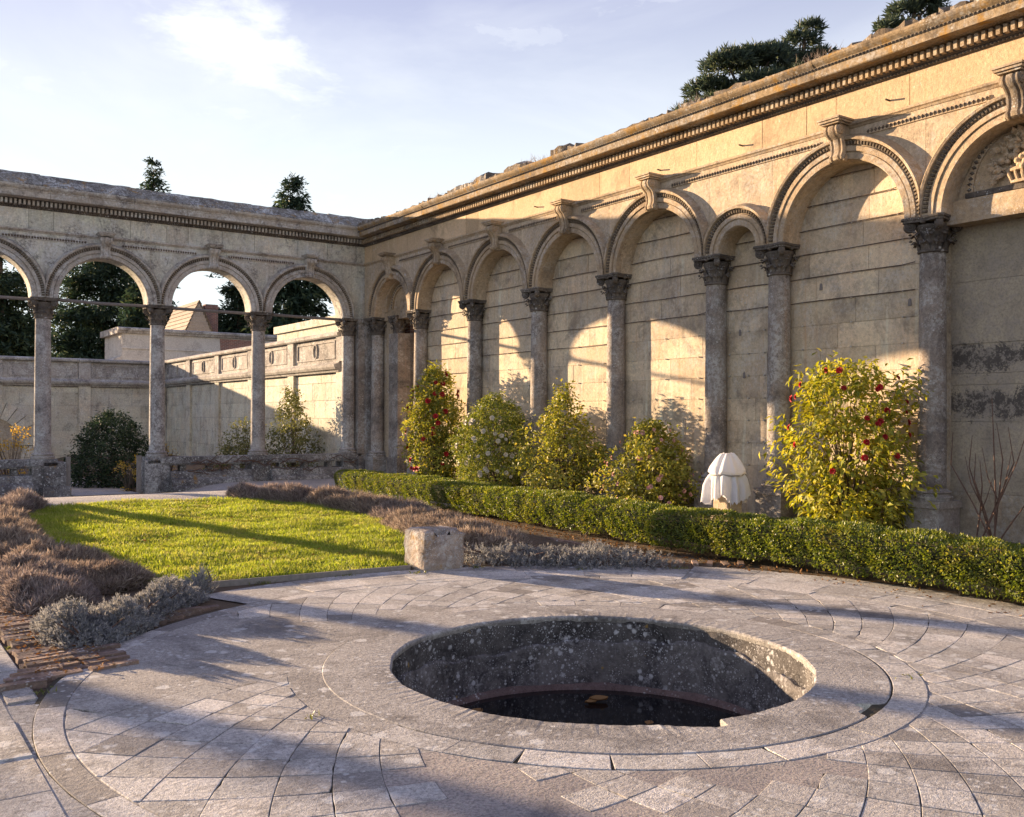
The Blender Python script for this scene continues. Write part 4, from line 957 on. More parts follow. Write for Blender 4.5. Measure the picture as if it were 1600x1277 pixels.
# ------------------------------------------------------------------ stone block by the lawn
def rough_block(x0, x1, y0, y1, z0, z1, seed):
    rr = random.Random(seed); n = 9; m = MB(); idx = {}
    def vid(i, j, k):
        if (i, j, k) not in idx:
            fx, fy, fz = i/(n-1), j/(n-1), k/(n-1); ex = [(f in (0., 1.)) for f in (fx, fy, fz)]; e = sum(ex)
            sh = .012*(e-1)+rr.uniform(-.004, .004)+(rr.uniform(0, .02) if e >= 2 else 0)
            c = ((x0+x1)/2, (y0+y1)/2, (z0+z1)/2); p = [x0+(x1-x0)*fx, y0+(y1-y0)*fy, z0+(z1-z0)*fz]
            if k == n-1 and j <= 1 and 3 <= i <= 4: p[2] -= .09; p[1] += .02
            if k == n-2 and j == 0 and 3 <= i <= 4: p[1] += .05
            if k == n-1 and i >= n-2 and j < 3: p[2] -= .03
            d = Vector([c[q]-p[q] if ex[q] else 0 for q in range(3)])
            if d.length > 0: p = [p[q]+d[q]/max(.001, d.length)*sh for q in range(3)]
            idx[(i, j, k)] = len(m.v); m.v.append(tuple(p))
        return idx[(i, j, k)]
    for a in range(n-1):
        for b in range(n-1):
            for s_ in (0, n-1):
                m.f.append((vid(a, b, s_), vid(a+1, b, s_), vid(a+1, b+1, s_), vid(a, b+1, s_)))
                m.f.append((vid(a, s_, b), vid(a+1, s_, b), vid(a+1, s_, b+1), vid(a, s_, b+1)))
                m.f.append((vid(s_, a, b), vid(s_, a+1, b), vid(s_, a+1, b+1), vid(s_, a, b+1)))
    return m
M_block = stone('block_stone', (.52, .41, .32), (.38, .30, .24), ga=.45, lich=.8, orange=.3, bst=1.0, spots=1.6, crust=.8, speck=.8)
b = rough_block(5.08, 5.61, 8.93, 9.40, -.03, .43, 3).build('stone_block', M_block, None, 'auto', label='squared stone block with lichen and chipped top at the lawn corner', cat='block')

# ------------------------------------------------------------------ lawn
LP = [(2.3, 9.75), (2.6, 9.45), (2.94, 9.35), (4.06, 9.31), (5.0, 9.2), (5.5, 9.85), (5.98, 10.86), (6.3, 11.56), (6.38, 12.75), (6.28, 13.93), (5.95, 15.2), (5.24, 15.68), (3.72, 15.95), (2.5, 15.66), (1.98, 14.5), (1.93, 12.5), (2.0, 10.8)]
def span(y):
    xs = []
    for i in range(len(LP)):
        a, b = LP[i], LP[(i+1) % len(LP)]
        if (a[1]-y)*(b[1]-y) < 0: xs.append(a[0]+(b[0]-a[0])*(y-a[1])/(b[1]-a[1]))
    return (min(xs), max(xs)) if len(xs) >= 2 else None
rows = []
for y in np.linspace(9.22, 15.93, 60):
    s_ = span(y)
    if s_: rows.append([(s_[0]+(s_[1]-s_[0])*t, y, gz(5, y)+.012) for t in np.linspace(0, 1, 24)])
M_turf = NT('turf'); tt = M_turf; M_turf = tt.done(tt.mix(tt.ramp(tt.noise(4, 6, .7), .35, .65), (.10, .13, .02), (.17, .19, .03)), 1., tt.bump(tt.noise(60, 4, .7), .8, .02))
m = MB(); m.grid(rows); m.build('lawn', M_turf, None, True, kind='structure')
NG = 150000; py_ = rng.uniform(9.22, 15.94, NG); px_ = rng.uniform(1.9, 6.4, NG)
sp = np.array([span(y) or (9, 9) for y in np.linspace(9.2, 15.95, 400)]); yi = np.linspace(9.2, 15.95, 400)
lo, hi = np.interp(py_, yi, sp[:, 0]), np.interp(py_, yi, sp[:, 1]); ov = .05*np.sin(py_*17+px_*9)*rng.random(NG); ok = (px_ > lo-.04+ov) & (px_ < hi+.04+ov); px_, py_ = px_[ok], py_[ok]
keep = rng.random(len(px_)) < np.clip(1.2-(py_-9)/12, .5, 1); px_, py_ = px_[keep], py_[keep]
Pg = np.stack([px_, py_, vgz(px_, py_)+.008], 1); n = len(Pg); dd = rng.normal(size=(n, 3))*.45; dd[:, 2] = 1
cl = .5+.5*np.clip(hash3(np.stack([px_, py_, 0*px_], 1), 3.1)+.4*hash3(np.stack([py_, px_, 0*px_], 1), 9.), -1, 1)
obj('lawn_grass', blades('lawn_grass', Pg, dd, .03+.05*cl*rng.uniform(.6, 1.2, n), .007+.006*rng.random(n), M_grass, .5), None, 'short bright green grass of the lawn', 'grass', None, 'stuff')
m = MB(); edge = [(2.5, 9.5), (2.95, 9.31), (4.06, 9.25), (4.7, 9.20), (5.05, 9.17)]
for a, b in zip(edge[:-1], edge[1:]):
    d = Vector((b[0]-a[0], b[1]-a[1], 0)).normalized(); nn = Vector((-d.y, d.x, 0))*.012
    m.add([(a[0]-nn.x, a[1]-nn.y, -.03), (b[0]-nn.x, b[1]-nn.y, -.03), (b[0]-nn.x, b[1]-nn.y, .045), (a[0]-nn.x, a[1]-nn.y, .045), (a[0]+nn.x, a[1]+nn.y, -.03), (b[0]+nn.x, b[1]+nn.y, -.03), (b[0]+nn.x, b[1]+nn.y, .045), (a[0]+nn.x, a[1]+nn.y, .045)], [(0, 1, 2, 3), (4, 7, 6, 5), (3, 2, 6, 7), (0, 3, 7, 4), (1, 5, 6, 2)])
m.build('lawn_edging', M_wood, None, label='thin dark timber edging along the near edge of the lawn', cat='edging')
m = MB(); m.grid([[(x, y, gz(x, y)-.010) for y in np.arange(15.3, 25.37, .251)] for x in np.arange(.95, 12.4, .5)]); m.grid([[(x, y, -.316) for y in (25.36, 27, 30, 34)] for x in (4.62, 6.18)]); m.build('path', M_pathc, None, False, kind='structure')

# ------------------------------------------------------------------ brick-edged beds
def bricks(name, lab, specs):
    t = thing(name, lab, 'edging'); lib = []
    for q in range(4):
        m = MB(); j = lambda s_=.006: random.uniform(-s_, s_)
        x, y, z = .15, .034, .045; vs = [(sx*x+j(), sy*y+j(), z*sz+j(.004)) for sz in (-1, 1) for sy in (-1, 1) for sx in (-1, 1)]
        m.add(vs, [(0, 2, 3, 1), (4, 5, 7, 6), (0, 1, 5, 4), (2, 6, 7, 3), (0, 4, 6, 2), (1, 3, 7, 5)]); lib.append(m.mesh('brick', M_brick))
    for x, y, rz in specs:
        o = obj('brick', random.choice(lib), t, loc=(x, y, gz(x, y)-.028+random.uniform(-.012, .016)), rz=rz+random.uniform(-.08, .08)); o.rotation_euler[0] = random.uniform(-.06, .06)
sp_ = []
y = 6.65
while y < 10.2:
    sp_.append((1.12+random.uniform(-.02, .02), y, .12)); sp_.append((1.44+random.uniform(-.03, .03), y+.03, .12)) if y < 7.2 else None; y += .088
    if y > 8.3 and random.random() < .25: y += .1
bricks('brick_edging', 'weathered brick-on-edge border between the left walk and the lavender', sp_)
sp_ = []; t = rad(157)
while t > rad(118):
    p = P2(3.66, t); sp_.append((p[0], p[1], .15+random.uniform(-.05, .05))); t -= .088/3.72*1.25
bricks('brick_edging', 'brick border between the paved circle and the grey lavender', sp_)
sp_ = [(7.55+.16*k*.9, 8.1-.1*k, .8) for k in range(7)]+[(7.75+.02*k, 8.6+.22*k, 1.5) for k in range(9)]
bricks('brick_edging', 'low broken brick edging between the right-hand lavender and the box hedge', sp_)

# ------------------------------------------------------------------ planting
def hedge():
    pts = [(8.78, .2), (8.74, 4.5), (8.70, 8.), (8.74, 11.), (8.98, 14.5), (9.25, 17.5), (9.45, 19.9)]
    pts = np.array(pts); seg = np.concatenate([[0], np.cumsum(np.linalg.norm(np.diff(pts, axis=0), axis=1))]); L = seg[-1]
    N = 125000; s_ = rng.uniform(0, L, N); endc = rng.random(N)
    s_ = np.where(endc < .02, L-np.abs(rng.normal(size=N))*.05, s_)
    keep = rng.random(N) < np.clip(1.25-s_/L*.75, .4, 1); s_ = s_[keep]; N = len(s_)
    cx, cy = np.interp(s_, seg, pts[:, 0]), np.interp(s_, seg, pts[:, 1])
    dx = np.interp(np.minimum(s_+.2, L), seg, pts[:, 0])-np.interp(np.maximum(s_-.2, 0), seg, pts[:, 0]); dy = np.interp(np.minimum(s_+.2, L), seg, pts[:, 1])-np.interp(np.maximum(s_-.2, 0), seg, pts[:, 1]); dl = np.hypot(dx, dy); dx, dy = dx/dl, dy/dl
    nx, ny = dy, -dx
    a = rng.uniform(-.25*pi, 1.25*pi, N)         # around the section, 0 = +n side, pi/2 = top
    ca, sa = np.cos(a), np.sin(a); k = 1/np.maximum(np.abs(ca)**5+np.abs(sa)**5, 1e-6)**(1/5)
    ph = s_/.56+.35*np.sin(s_*1.7); bush = np.abs(np.sin(pi*ph)); sc = .87+.13*bush**.5+.035*np.sin(s_*9+a*3)+.03*np.sin(s_*23+a*7)+.03*np.sin(s_*2.3+1)
    sc = sc-np.abs(rng.exponential(.05, N)); low = np.where(sa < 0, .55, 1.)
    w = .41*k*ca*sc*(1-.22*np.clip(-sa, 0, 1)); z = .27+.24*k*sa*np.clip(sc*1.02, .7, 1.03)+.014*np.sin(s_*1.3)+.012*np.sin(s_*4.1)
    P = np.stack([cx+nx*w, cy+ny*w, vgz(cx, cy)+np.maximum(z, .07)], 1)
    out = np.stack([nx*ca, ny*ca, sa+.3], 1); D = unit(out+rng.normal(size=(N, 3))*.75); Nn = unit(out*.5+np.array([0, 0, .6])+rng.normal(size=(N, 3))*.6)
    h = thing('box_hedge', 'clipped green box hedge running the length of the arcade bed', 'hedge')
    obj('foliage', leafmesh('foliage', P, D, Nn, rng.uniform(.022, .042, N), rng.uniform(.014, .024, N), M_box, .2), h)
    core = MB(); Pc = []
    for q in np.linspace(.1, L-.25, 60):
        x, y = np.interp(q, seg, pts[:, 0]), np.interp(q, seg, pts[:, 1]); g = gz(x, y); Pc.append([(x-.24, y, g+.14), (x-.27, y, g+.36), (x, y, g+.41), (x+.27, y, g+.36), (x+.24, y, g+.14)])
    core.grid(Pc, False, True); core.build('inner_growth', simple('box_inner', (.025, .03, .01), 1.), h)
    for k in range(34):
        q = .3+k*.56; x, y = np.interp(q, seg, pts[:, 0]), np.interp(q, seg, pts[:, 1])
        MB().tube([(x-.1+random.uniform(-.1, .1), y, gz(x, y)-.05), (x-.12+random.uniform(-.1, .1), y+random.uniform(-.05, .05), gz(x, y)+.2)], [.014, .01], 5).build('stem', M_bark, h)
hedge()
def lav(name, lab, pts, width, height, mat, n_per_m, up=1.0, bl=(.10, .22), bw=.0085, group=None, lean=(0, 0)):
    pts = np.array(pts); seg = np.concatenate([[0], np.cumsum(np.linalg.norm(np.diff(pts, axis=0), axis=1))]); L = seg[-1]; N = int(n_per_m*L)
    s_ = rng.uniform(0, L, N); cx, cy = np.interp(s_, seg, pts[:, 0]), np.interp(s_, seg, pts[:, 1])
    e = 1e-2; dx = np.interp(np.minimum(s_+.15, L), seg, pts[:, 0])-np.interp(np.maximum(s_-.15, 0), seg, pts[:, 0]); dy = np.interp(np.minimum(s_+.15, L), seg, pts[:, 1])-np.interp(np.maximum(s_-.15, 0), seg, pts[:, 1]); dl = np.hypot(dx, dy)+1e-9; nx, ny = dy/dl, -dx/dl
    endf = np.clip(np.minimum(s_, L-s_)/.2, .6, 1)**.5
    q = rng.uniform(-1, 1, N); clump = .72+.28*np.abs(np.sin(s_*pi/.5+.4*np.sin(3*q+s_)))+.12*np.sin(s_*5.3+q*4)
    prof = np.sqrt(np.clip(1-np.abs(q)**5*.95, .05, 1))*clump*endf
    w = q*width/2*(.85+.15*clump)*np.maximum(endf, .35); hz_ = height*prof*(1-np.abs(rng.normal(0, .22, N)))*(1+.22*hash3(np.stack([cx*1., cy*1., q], 1), 11.))
    ln = rng.uniform(bl[0], bl[1], N)*np.clip(height/.4, .5, 1.2)
    z = np.clip(hz_-ln*.75, 0, None)
    P = np.stack([cx+nx*w, cy+ny*w, vgz(cx+nx*w, cy+ny*w)-.02+z], 1)
    D = np.stack([nx*q*.75+lean[0], ny*q*.75+lean[1], np.full(N, up)], 1)+rng.normal(size=(N, 3))*.7
    t = thing(name, lab, 'shrub', group); obj('foliage', blades('foliage', P, D, ln, bw*rng.uniform(.7, 1.4, N), mat, .35), t)
    tw = MB()
    for k in range(int(L*6)):
        q_ = rng.uniform(0, L); x, y = np.interp(q_, seg, pts[:, 0]), np.interp(q_, seg, pts[:, 1]); a = rng.uniform(0, 6.28); g = gz(x, y)
        tw.tube([(x, y, g-.03), (x+.12*cos(a), y+.12*sin(a), g+height*.35), (x+.25*width*cos(a), y+.25*width*sin(a), g+height*.7)], [.012, .009, .005], 4)
    tw.build('woody_stems', M_twig, t, kind='stuff'); return t
G1 = 'lavender bushes edging the lawn'
def lavg(name, lab, pts, width, height, n_per_m):
    """grey lavender: upright tufts of short narrow leaves over woody stems"""
    pts = np.array(pts); seg = np.concatenate([[0], np.cumsum(np.linalg.norm(np.diff(pts, axis=0), axis=1))]); L = seg[-1]; nt = int(n_per_m*L/16)
    s_ = rng.uniform(0, L, nt); cx, cy = np.interp(s_, seg, pts[:, 0]), np.interp(s_, seg, pts[:, 1])
    a = rng.uniform(0, 2*pi, nt); q = rng.random(nt)**.5; endf = np.clip(np.minimum(s_, L-s_)/.22, .25, 1)**.5
    ox, oy = q*np.cos(a)*width/2, q*np.sin(a)*width/2*np.minimum(1, endf+.2)
    lump = .78+.3*hash3(np.stack([cx+ox, cy+oy, 0*cx], 1), 7.)+.12*hash3(np.stack([cx+ox, cy+oy, 0*cx], 1), 19.)
    top = height*np.sqrt(np.clip(1-q**2*.9, .04, 1))*lump*endf
    x, y = cx+ox, cy+oy; dp = np.abs(rng.exponential(.045, nt)); T = np.stack([x, y, vgz(x, y)+np.maximum(top-dp, .02)], 1)
    ax = unit(np.stack([ox/width*1.6, oy/width*1.6, np.full(nt, .9)], 1)+rng.normal(size=(nt, 3))*.25)
    k = 16; idx = np.repeat(np.arange(nt), k); n = len(idx)
    P = T[idx]-ax[idx]*rng.uniform(0, .075, (n, 1)); D = unit(ax[idx]*.9+rng.normal(size=(n, 3))*.6)
    t = thing(name, lab, 'shrub', G1); obj('foliage', leafmesh('foliage', P, D, rng.normal(size=(n, 3)), rng.uniform(.022, .045, n), rng.uniform(.006, .011, n), M_lavg, .1), t)
    tw = MB()
    for _ in range(int(L*14)):
        q_ = rng.uniform(0, L); x, y = np.interp(q_, seg, pts[:, 0]), np.interp(q_, seg, pts[:, 1]); a_ = rng.uniform(0, 6.28); g = gz(x, y)
        tw.tube([(x, y, g-.03), (x+.1*cos(a_), y+.1*sin(a_), g+height*.35), (x+.36*width*cos(a_), y+.36*width*sin(a_), g+height*.6)], [.01, .008, .004], 4)
    tw.build('woody_stems', M_twig, t, kind='stuff')
lav('lavender_bush', 'far end brown lavender hedge rounding the back corner of the lawn', [(5.35, 15.95), (5.95, 15.5), (6.4, 14.8)], .72, .27, M_lavm, 8500, group=G1)
lav('lavender_bush', 'middle stretch of brown lavender along the right edge of the lawn', [(6.42, 14.75), (6.68, 13.9), (6.82, 13.0)], .88, .28, M_lavb, 9500, group=G1)
lav('lavender_bush', 'greyish lavender clump in the middle of the right-hand row', [(6.82, 12.95), (6.82, 12.2)], .95, .29, M_lavm, 11000, group=G1)
lav('lavender_bush', 'rusty brown lavender row behind the stone block', [(6.75, 12.15), (6.6, 11.2), (6.5, 10.3), (6.4, 9.5)], 1.15, .28, M_lavb, 12000, group=G1)
lavg('lavender_bush', 'low grey lavender spreading at the edge of the paved circle', [(5.95, 9.3), (6.5, 8.8), (7.0, 8.35), (7.4, 7.9)], .95, .25, 12000)
lav('lavender_bush', 'distant tuft of dark lavender at the far left lawn corner', [(2.35, 15.95), (1.9, 15.4), (1.65, 14.8)], .6, .29, M_lavm, 8000, group=G1)
lav('lavender_bush', 'brown lavender row along the left side of the lawn', [(1.6, 14.7), (1.5, 13.), (1.5, 11.3)], .85, .28, M_lavb, 9000, group=G1)
lav('lavender_bush', 'pale straw-coloured lavender mass leaning over the left lawn edge', [(1.7, 11.2), (1.85, 10.3), (2.2, 9.5)], .9, .26, M_lavb, 14000, .8, (.09, .2), .009, G1, (.35, -.1))
lav('lavender_bush', 'russet lavender clump nearest the left brick border', [(1.42, 10.4), (1.42, 9.5), (1.5, 8.75)], .72, .28, M_lavm, 14000, .8, (.09, .2), .009, G1, (.3, 0))
lavg('lavender_bush', 'silvery grey lavender at the point of the left bed', [(1.45, 8.2), (1.40, 7.75), (1.45, 7.35)], .55, .29, 18000)
lavg('lavender_bush', 'silvery grey lavender curving along the paved circle from the bed point', [(1.5, 7.45), (1.9, 8.0), (2.3, 8.5), (2.5, 8.75)], .52, .28, 17000)
lav('lavender_bush', 'thin wispy lavender sprig at the lawn corner by the circle', [(2.66, 9.0), (2.78, 9.15)], .3, .3, M_lavg, 2200, 1.1, (.12, .22), .006, G1)

def flower_mesh(mat, s_):
    m = MB()
    for ring, (n, r, up, sz) in enumerate([(8, .5, .2, .60), (7, .32, .5, .52), (6, .2, .75, .42), (4, .1, .9, .3)]):
        for k in range(n):
            a = 2*pi*(k+.5*ring)/n; d = Vector((cos(a), sin(a), 0)); sd = Vector((-sin(a), cos(a), 0)); b = d*r*.2; u = Vector((0, 0, 1))
            p = [b, b+d*sz*.5+sd*sz*.55+u*up*.35, b+d*sz+u*up*.5, b+d*sz*.5-sd*sz*.55+u*up*.35, b+d*sz*.55+u*up*.25]
            m.add([tuple(q*s_) for q in p], [(0, 1, 4), (1, 2, 4), (2, 3, 4), (3, 0, 4)])
    return m.mesh('flower', mat, True)
def shrub(name, lab, base, H, prof, N, mat, ll, lw, seed, flowers=None, fpos=None, nst=9, droop=.35, cat='shrub', shell=.45, squash=1., group=None, stemm=M_bark, lump=.22, rzsq=0., ftop=.12):
    """prof: list of (height fraction, radius); leaves cluster on twig tips inside the envelope"""
    r_ = np.random.default_rng(seed); hs = np.array([p[0] for p in prof]); rs = np.array([p[1] for p in prof]); base = np.array(base, float)
    NT_ = max(30, N//14)
    t = r_.uniform(0, 1, NT_*3); rr_ = np.interp(t, hs, rs); keep = r_.random(NT_*3) < rr_/rs.max()+.08; t = t[keep][:NT_]; rr_ = np.interp(t, hs, rs); n = len(t)
    a = r_.uniform(0, 2*pi, n); q = (r_.random(n)**shell)
    rad_ = rr_*q*(1+lump*np.sin(3*a+t*9+seed)+lump*.7*np.sin(5*a-t*13+2*seed)+r_.normal(0, .06, n))
    C = np.stack([rad_*np.cos(a)*squash, rad_*np.sin(a), t*H], 1); out = unit(np.stack([np.cos(a)*squash, np.sin(a), .2+.6*(t-.4)], 1))
    k = N//n+1; idx = np.repeat(np.arange(n), k)[:N]; N = len(idx)
    tw = unit(out[idx]+r_.normal(size=(N, 3))*.35)
    P = C[idx]+r_.normal(size=(N, 3))*ll*.75; D = unit(out[idx]*.9+r_.normal(size=(N, 3))*.75+np.array([0, 0, -droop])); Nn = unit(out[idx]*.7+np.array([-.1, 0, .8])+r_.normal(size=(N, 3))*.45)
    P[:, 2] = np.maximum(P[:, 2], .03); P += base
    o = thing(name, lab, cat, group)
    obj('foliage', leafmesh('foliage', P, D, Nn, ll*r_.uniform(.7, 1.25, N), lw*r_.uniform(.75, 1.2, N), mat, .18), o)
    st = MB(); order = r_.permutation(n)[:nst*6]
    for j, ii in enumerate(order):
        tip = C[ii]; mid = tip*np.array([.4, .4, .55])+r_.normal(size=3)*.03*H*.5; b0 = np.array([r_.normal()*.05, r_.normal()*.05, -.05])
        big = j < nst; st.tube([tuple(base+b0), tuple(base+mid*.5+b0*.3), tuple(base+mid), tuple(base+tip)], [.02 if big else .011, .016 if big else .009, .011 if big else .006, .003], 5)
    st.build('branches', stemm, o, kind='stuff')
    if flowers:
        for fm, cnt_ in flowers:
            for j in range(cnt_):
                tt_ = r_.uniform(ftop if r_.random() < .8 else .1, .95); aa = r_.uniform(pi*.75, pi*1.75); R_ = np.interp(tt_, hs, rs)*r_.uniform(.95, 1.12)
                f = obj('flower', fm, o, loc=tuple(base+np.array([R_*cos(aa)*squash, R_*sin(aa), tt_*H])))
                f.rotation_euler = Vector((cos(aa), sin(aa), r_.uniform(-.2, .6))).to_track_quat('Z', 'Y').to_euler(); s2 = r_.uniform(.8, 1.25); f.scale = (s2, s2, s2)
    return o
FR2 = flower_mesh(M_red, .072); FR, FP, FW = flower_mesh(M_red, .095), flower_mesh(M_pinkf, .062), flower_mesh(M_whitef, .075)
GC = 'camellias trained against the arcade wall'
shrub('camellia', 'tall narrow camellia with red flowers next to the corner doorway', (12.0, 20.5, -.05), 3.0, [(0, .35), (.15, .62), (.4, .78), (.62, .70), (.8, .48), (.93, .25), (1, .08)], 8500, M_camC, .10, .054, 31, [(FR, 36)], group=GC)
shrub('camellia', 'rounded dark green camellia dotted with cream flowers', (11.9, 17.75, -.05), 2.2, [(0, .55), (.2, .85), (.5, .86), (.75, .68), (.9, .42), (1, .12)], 15000, M_camA, .062, .036, 32, [(FW, 44)], group=GC, shell=.28, lump=.1)
shrub('camellia', 'straggly yellowing camellia with a thin top shoot, no open flowers', (12.0, 15.4, -.05), 2.35, [(0, .5), (.15, .85), (.35, .95), (.6, .68), (.75, .36), (.88, .16), (1, .1)], 6500, M_camC, .085, .048, 33, None, group=GC, nst=14)
shrub('camellia', 'low spreading camellia with pink and orange blooms behind the hedge', (12.05, 12.9, -.05), 1.62, [(0, .5), (.25, .85), (.5, .80), (.75, .52), (.92, .32), (1, .12)], 8000, M_camC, .075, .044, 34, [(FP, 40)], group=GC)
shrub('camellia', 'largest camellia, glossy yellow-green leaves and crimson flowers, between two columns', (12.15, 8.8, -.05), 2.55, [(0, .6), (.15, .86), (.4, .93), (.62, .90), (.8, .86), (.92, .70), (1, .35)], 6200, M_camB, .115, .056, 35, [(FR2, 24)], group=GC, droop=.75, shell=.38, squash=.7, nst=14, lump=.24, ftop=.45)
# bare rose stems
o = thing('bare_rose', 'leafless thorny stems rising against the plaster bay', 'shrub'); rr = random.Random(6)
for k in range(9):
    y = 7.35-.13*k+rr.uniform(-.05, .05); h = rr.uniform(.9, 1.6)+(.5 if k in (4, 5) else 0); a = rr.uniform(-.35, .25); q = (12.55+rr.uniform(-.15, .15), 6.95+rr.uniform(-.2, .2))
    pts = [(q[0], q[1], -.05), (q[0]+.02, (q[1]+y)/2, h*.35), (q[0]+rr.uniform(-.05, .05), y, h*.7), (q[0]+.02, y+a*.4, h)]
    MB().tube(pts, [.012, .010, .008, .004], 6).build('stem', M_twig, o)
    if k % 2: MB().tube([pts[1], (q[0]-.03, pts[1][1]+.12*(1 if k % 4 == 1 else -1), h*.55), (q[0]-.03, pts[1][1]+.2*(1 if k % 4 == 1 else -1), h*.8)], [.009, .007, .003], 5).build('stem', M_twig, o)
# plants beyond the colonnade
shrub('laurel_bush', 'dark rounded evergreen bush filling the path gap beyond the colonnade', (6.25, 28.6, -.6), 2.35, [(0, 1.0), (.25, 1.25), (.5, 1.15), (.75, .8), (.92, .45), (1, .15)], 14000, M_laur, .085, .045, 41, None, shell=.3, lump=.1)
shrub('garden_shrub', 'tall loose evergreen shrub behind the balustrade near the corner', (11.35, 28.2, -.4), 2.9, [(0, .7), (.3, .95), (.55, .75), (.75, .4), (1, .12)], 4200, M_shrub, .10, .05, 42, None, nst=10)
shrub('garden_shrub', 'low leafy shrub behind the balustrade beside the third column', (9.9, 28.4, -.4), 1.9, [(0, .8), (.4, 1.0), (.7, .6), (1, .15)], 4000, M_shrub, .09, .045, 43, None)
shrub('forsythia', 'golden flowering forsythia behind the left balustrade', (3.45, 27.0, -.4), 1.75, [(0, .4), (.4, .75), (.75, .7), (1, .4)], 900, M_gold, .07, .04, 44, None, shell=.6)
shrub('winter_creeper', 'sunlit golden creeper climbing the gate post', (6.12, 26.35, -.4), 1.0, [(0, .28), (.5, .34), (.85, .3), (1, .2)], 420, M_gold, .05, .03, 45, None, shell=.7)
shrub('winter_creeper', 'sparse yellow creeper on the rail by the second column', (7.15, 26.3, .1), .85, [(0, .25), (.6, .42), (1, .3)], 150, M_gold, .05, .03, 46, None, shell=.8)
vt = thing('dead_vine', 'leafless vine stems tangled along the far balustrade', 'vine'); rr = random.Random(12)
for k in range(26):
    x = rr.uniform(7.4, 12.0); z = rr.uniform(.1, .5); L = rr.uniform(.4, 1.1)
    MB().tube([(x, 25.6, z), (x+L*.3, 25.56, z+rr.uniform(-.15, .15)), (x+L*.7, 25.58, z+rr.uniform(-.2, .15)), (x+L, 25.6, max(.05, z+rr.uniform(-.25, .2)))], [.014, .012, .009, .004], 5).build('stem', M_twig, vt)
# litter
n = 2600; yy = rng.uniform(1, 20, n); xx = 8.28+rng.normal(0, .16, n)+np.interp(yy, [0, 11, 14.5, 20], [.02, .02, .28, .75]); P = np.stack([xx, yy, vgz(xx, yy)-.02+rng.uniform(0, .02, n)], 1)
obj('leaf_litter', leafmesh('leaf_litter', P, rng.normal(size=(n, 3))*np.array([1, 1, .25]), np.array([0, 0, 1.])+rng.normal(size=(n, 3))*.3, rng.uniform(.03, .06, n), rng.uniform(.02, .035, n), M_dry, .2), None, 'brown fallen leaves strewn along the foot of the hedge', 'leaves', None, 'stuff')
n = 900; yy = rng.uniform(6.6, 12, n); xx = rng.uniform(1.0, 1.45, n); P = np.stack([xx, yy, vgz(xx, yy)+.02+rng.uniform(0, .02, n)], 1)
obj('leaf_litter', leafmesh('leaf_litter', P, rng.normal(size=(n, 3))*np.array([1, 1, .25]), np.array([0, 0, 1.])+rng.normal(size=(n, 3))*.3, rng.uniform(.02, .045, n), rng.uniform(.015, .028, n), M_dry, .2), None, 'dead leaves and moss crumbs among the left border bricks', 'leaves', None, 'stuff')

# ------------------------------------------------------------------ fleece-wrapped pot on a pedestal
PX, PY = 11.85, 10.85
m = MB(); m.box(PX-.16, PX+.16, PY-.16, PY+.16, -.1, .40); m.box(PX-.19, PX+.19, PY-.19, PY+.19, .402, .45); m.box(PX-.19, PX+.19, PY-.19, PY+.19, -.1, .06); m.build('pedestal', M_wall, None, label='small square stone pedestal under the white wrapped pot', cat='pedestal')
pot = thing('wrapped_pot', 'frost-tender pot shrouded in white fleece tied with rope', 'pot')
rr = random.Random(5); n = 96; P = []; hem = [0]*n
for k in range(n):
    a = 2*pi*k/n; hem[k] = .38-.12*abs(cos(2*a+.9))**2.2+.035*sin(9*a)+.03*(k % 2)+rr.uniform(-.025, .025)
for (rb, zb, f) in [(.0, 1.075, 0), (.06, 1.08, .05), (.105, 1.065, .07), (.16, 1.01, .06), (.215, .935, .06), (.262, .86, .06), (.292, .80, .05), (.298, .765, .05), (.270, .738, .02), (.278, .71, .10), (.295, .65, .16), (.31, .56, .22), (.32, None, .28)]:
    row = []
    for k in range(n):
        a = 2*pi*k/n; fold = 1+f*(.45*sin(10*a+1+2*(zb or .5))+.3*sin(17*a+5*(zb or .5))+.45*sin(5*a+2)+.25*sin(3*a)); z = (min(hem[k], .54) if zb is None else zb+(.02*sin(5*a+1)+.012*sin(9*a) if .1 < rb < .3 else 0)); row.append((PX+rb*fold*cos(a), PY+rb*fold*sin(a), z))
    P.append(row)
m = MB(); m.grid(P, False, True); m.build('fleece_cover', M_fleece, pot, True)
m = MB(); m.tube([(PX+.278*cos(a), PY+.278*sin(a), .735+.006*sin(4*a)) for a in np.linspace(0, 2*pi, 40)], .014, 6); m.tube([(PX+.28*cos(-.9), PY+.28*sin(-.9), .735), (PX+.33*cos(-.9), PY+.33*sin(-.9), .66), (PX+.345*cos(-.88), PY+.345*sin(-.88), .50)], .010, 5); m.build('rope', M_rope, pot, True)
m = MB(); m.lathe([(.15, .45), (.18, .47), (.14, .52), (.20, .62), (.245, .70), (.255, .73), (.235, .73)], 24, (PX, PY, 0)); m.build('pot_body', M_wall, pot, 'auto')

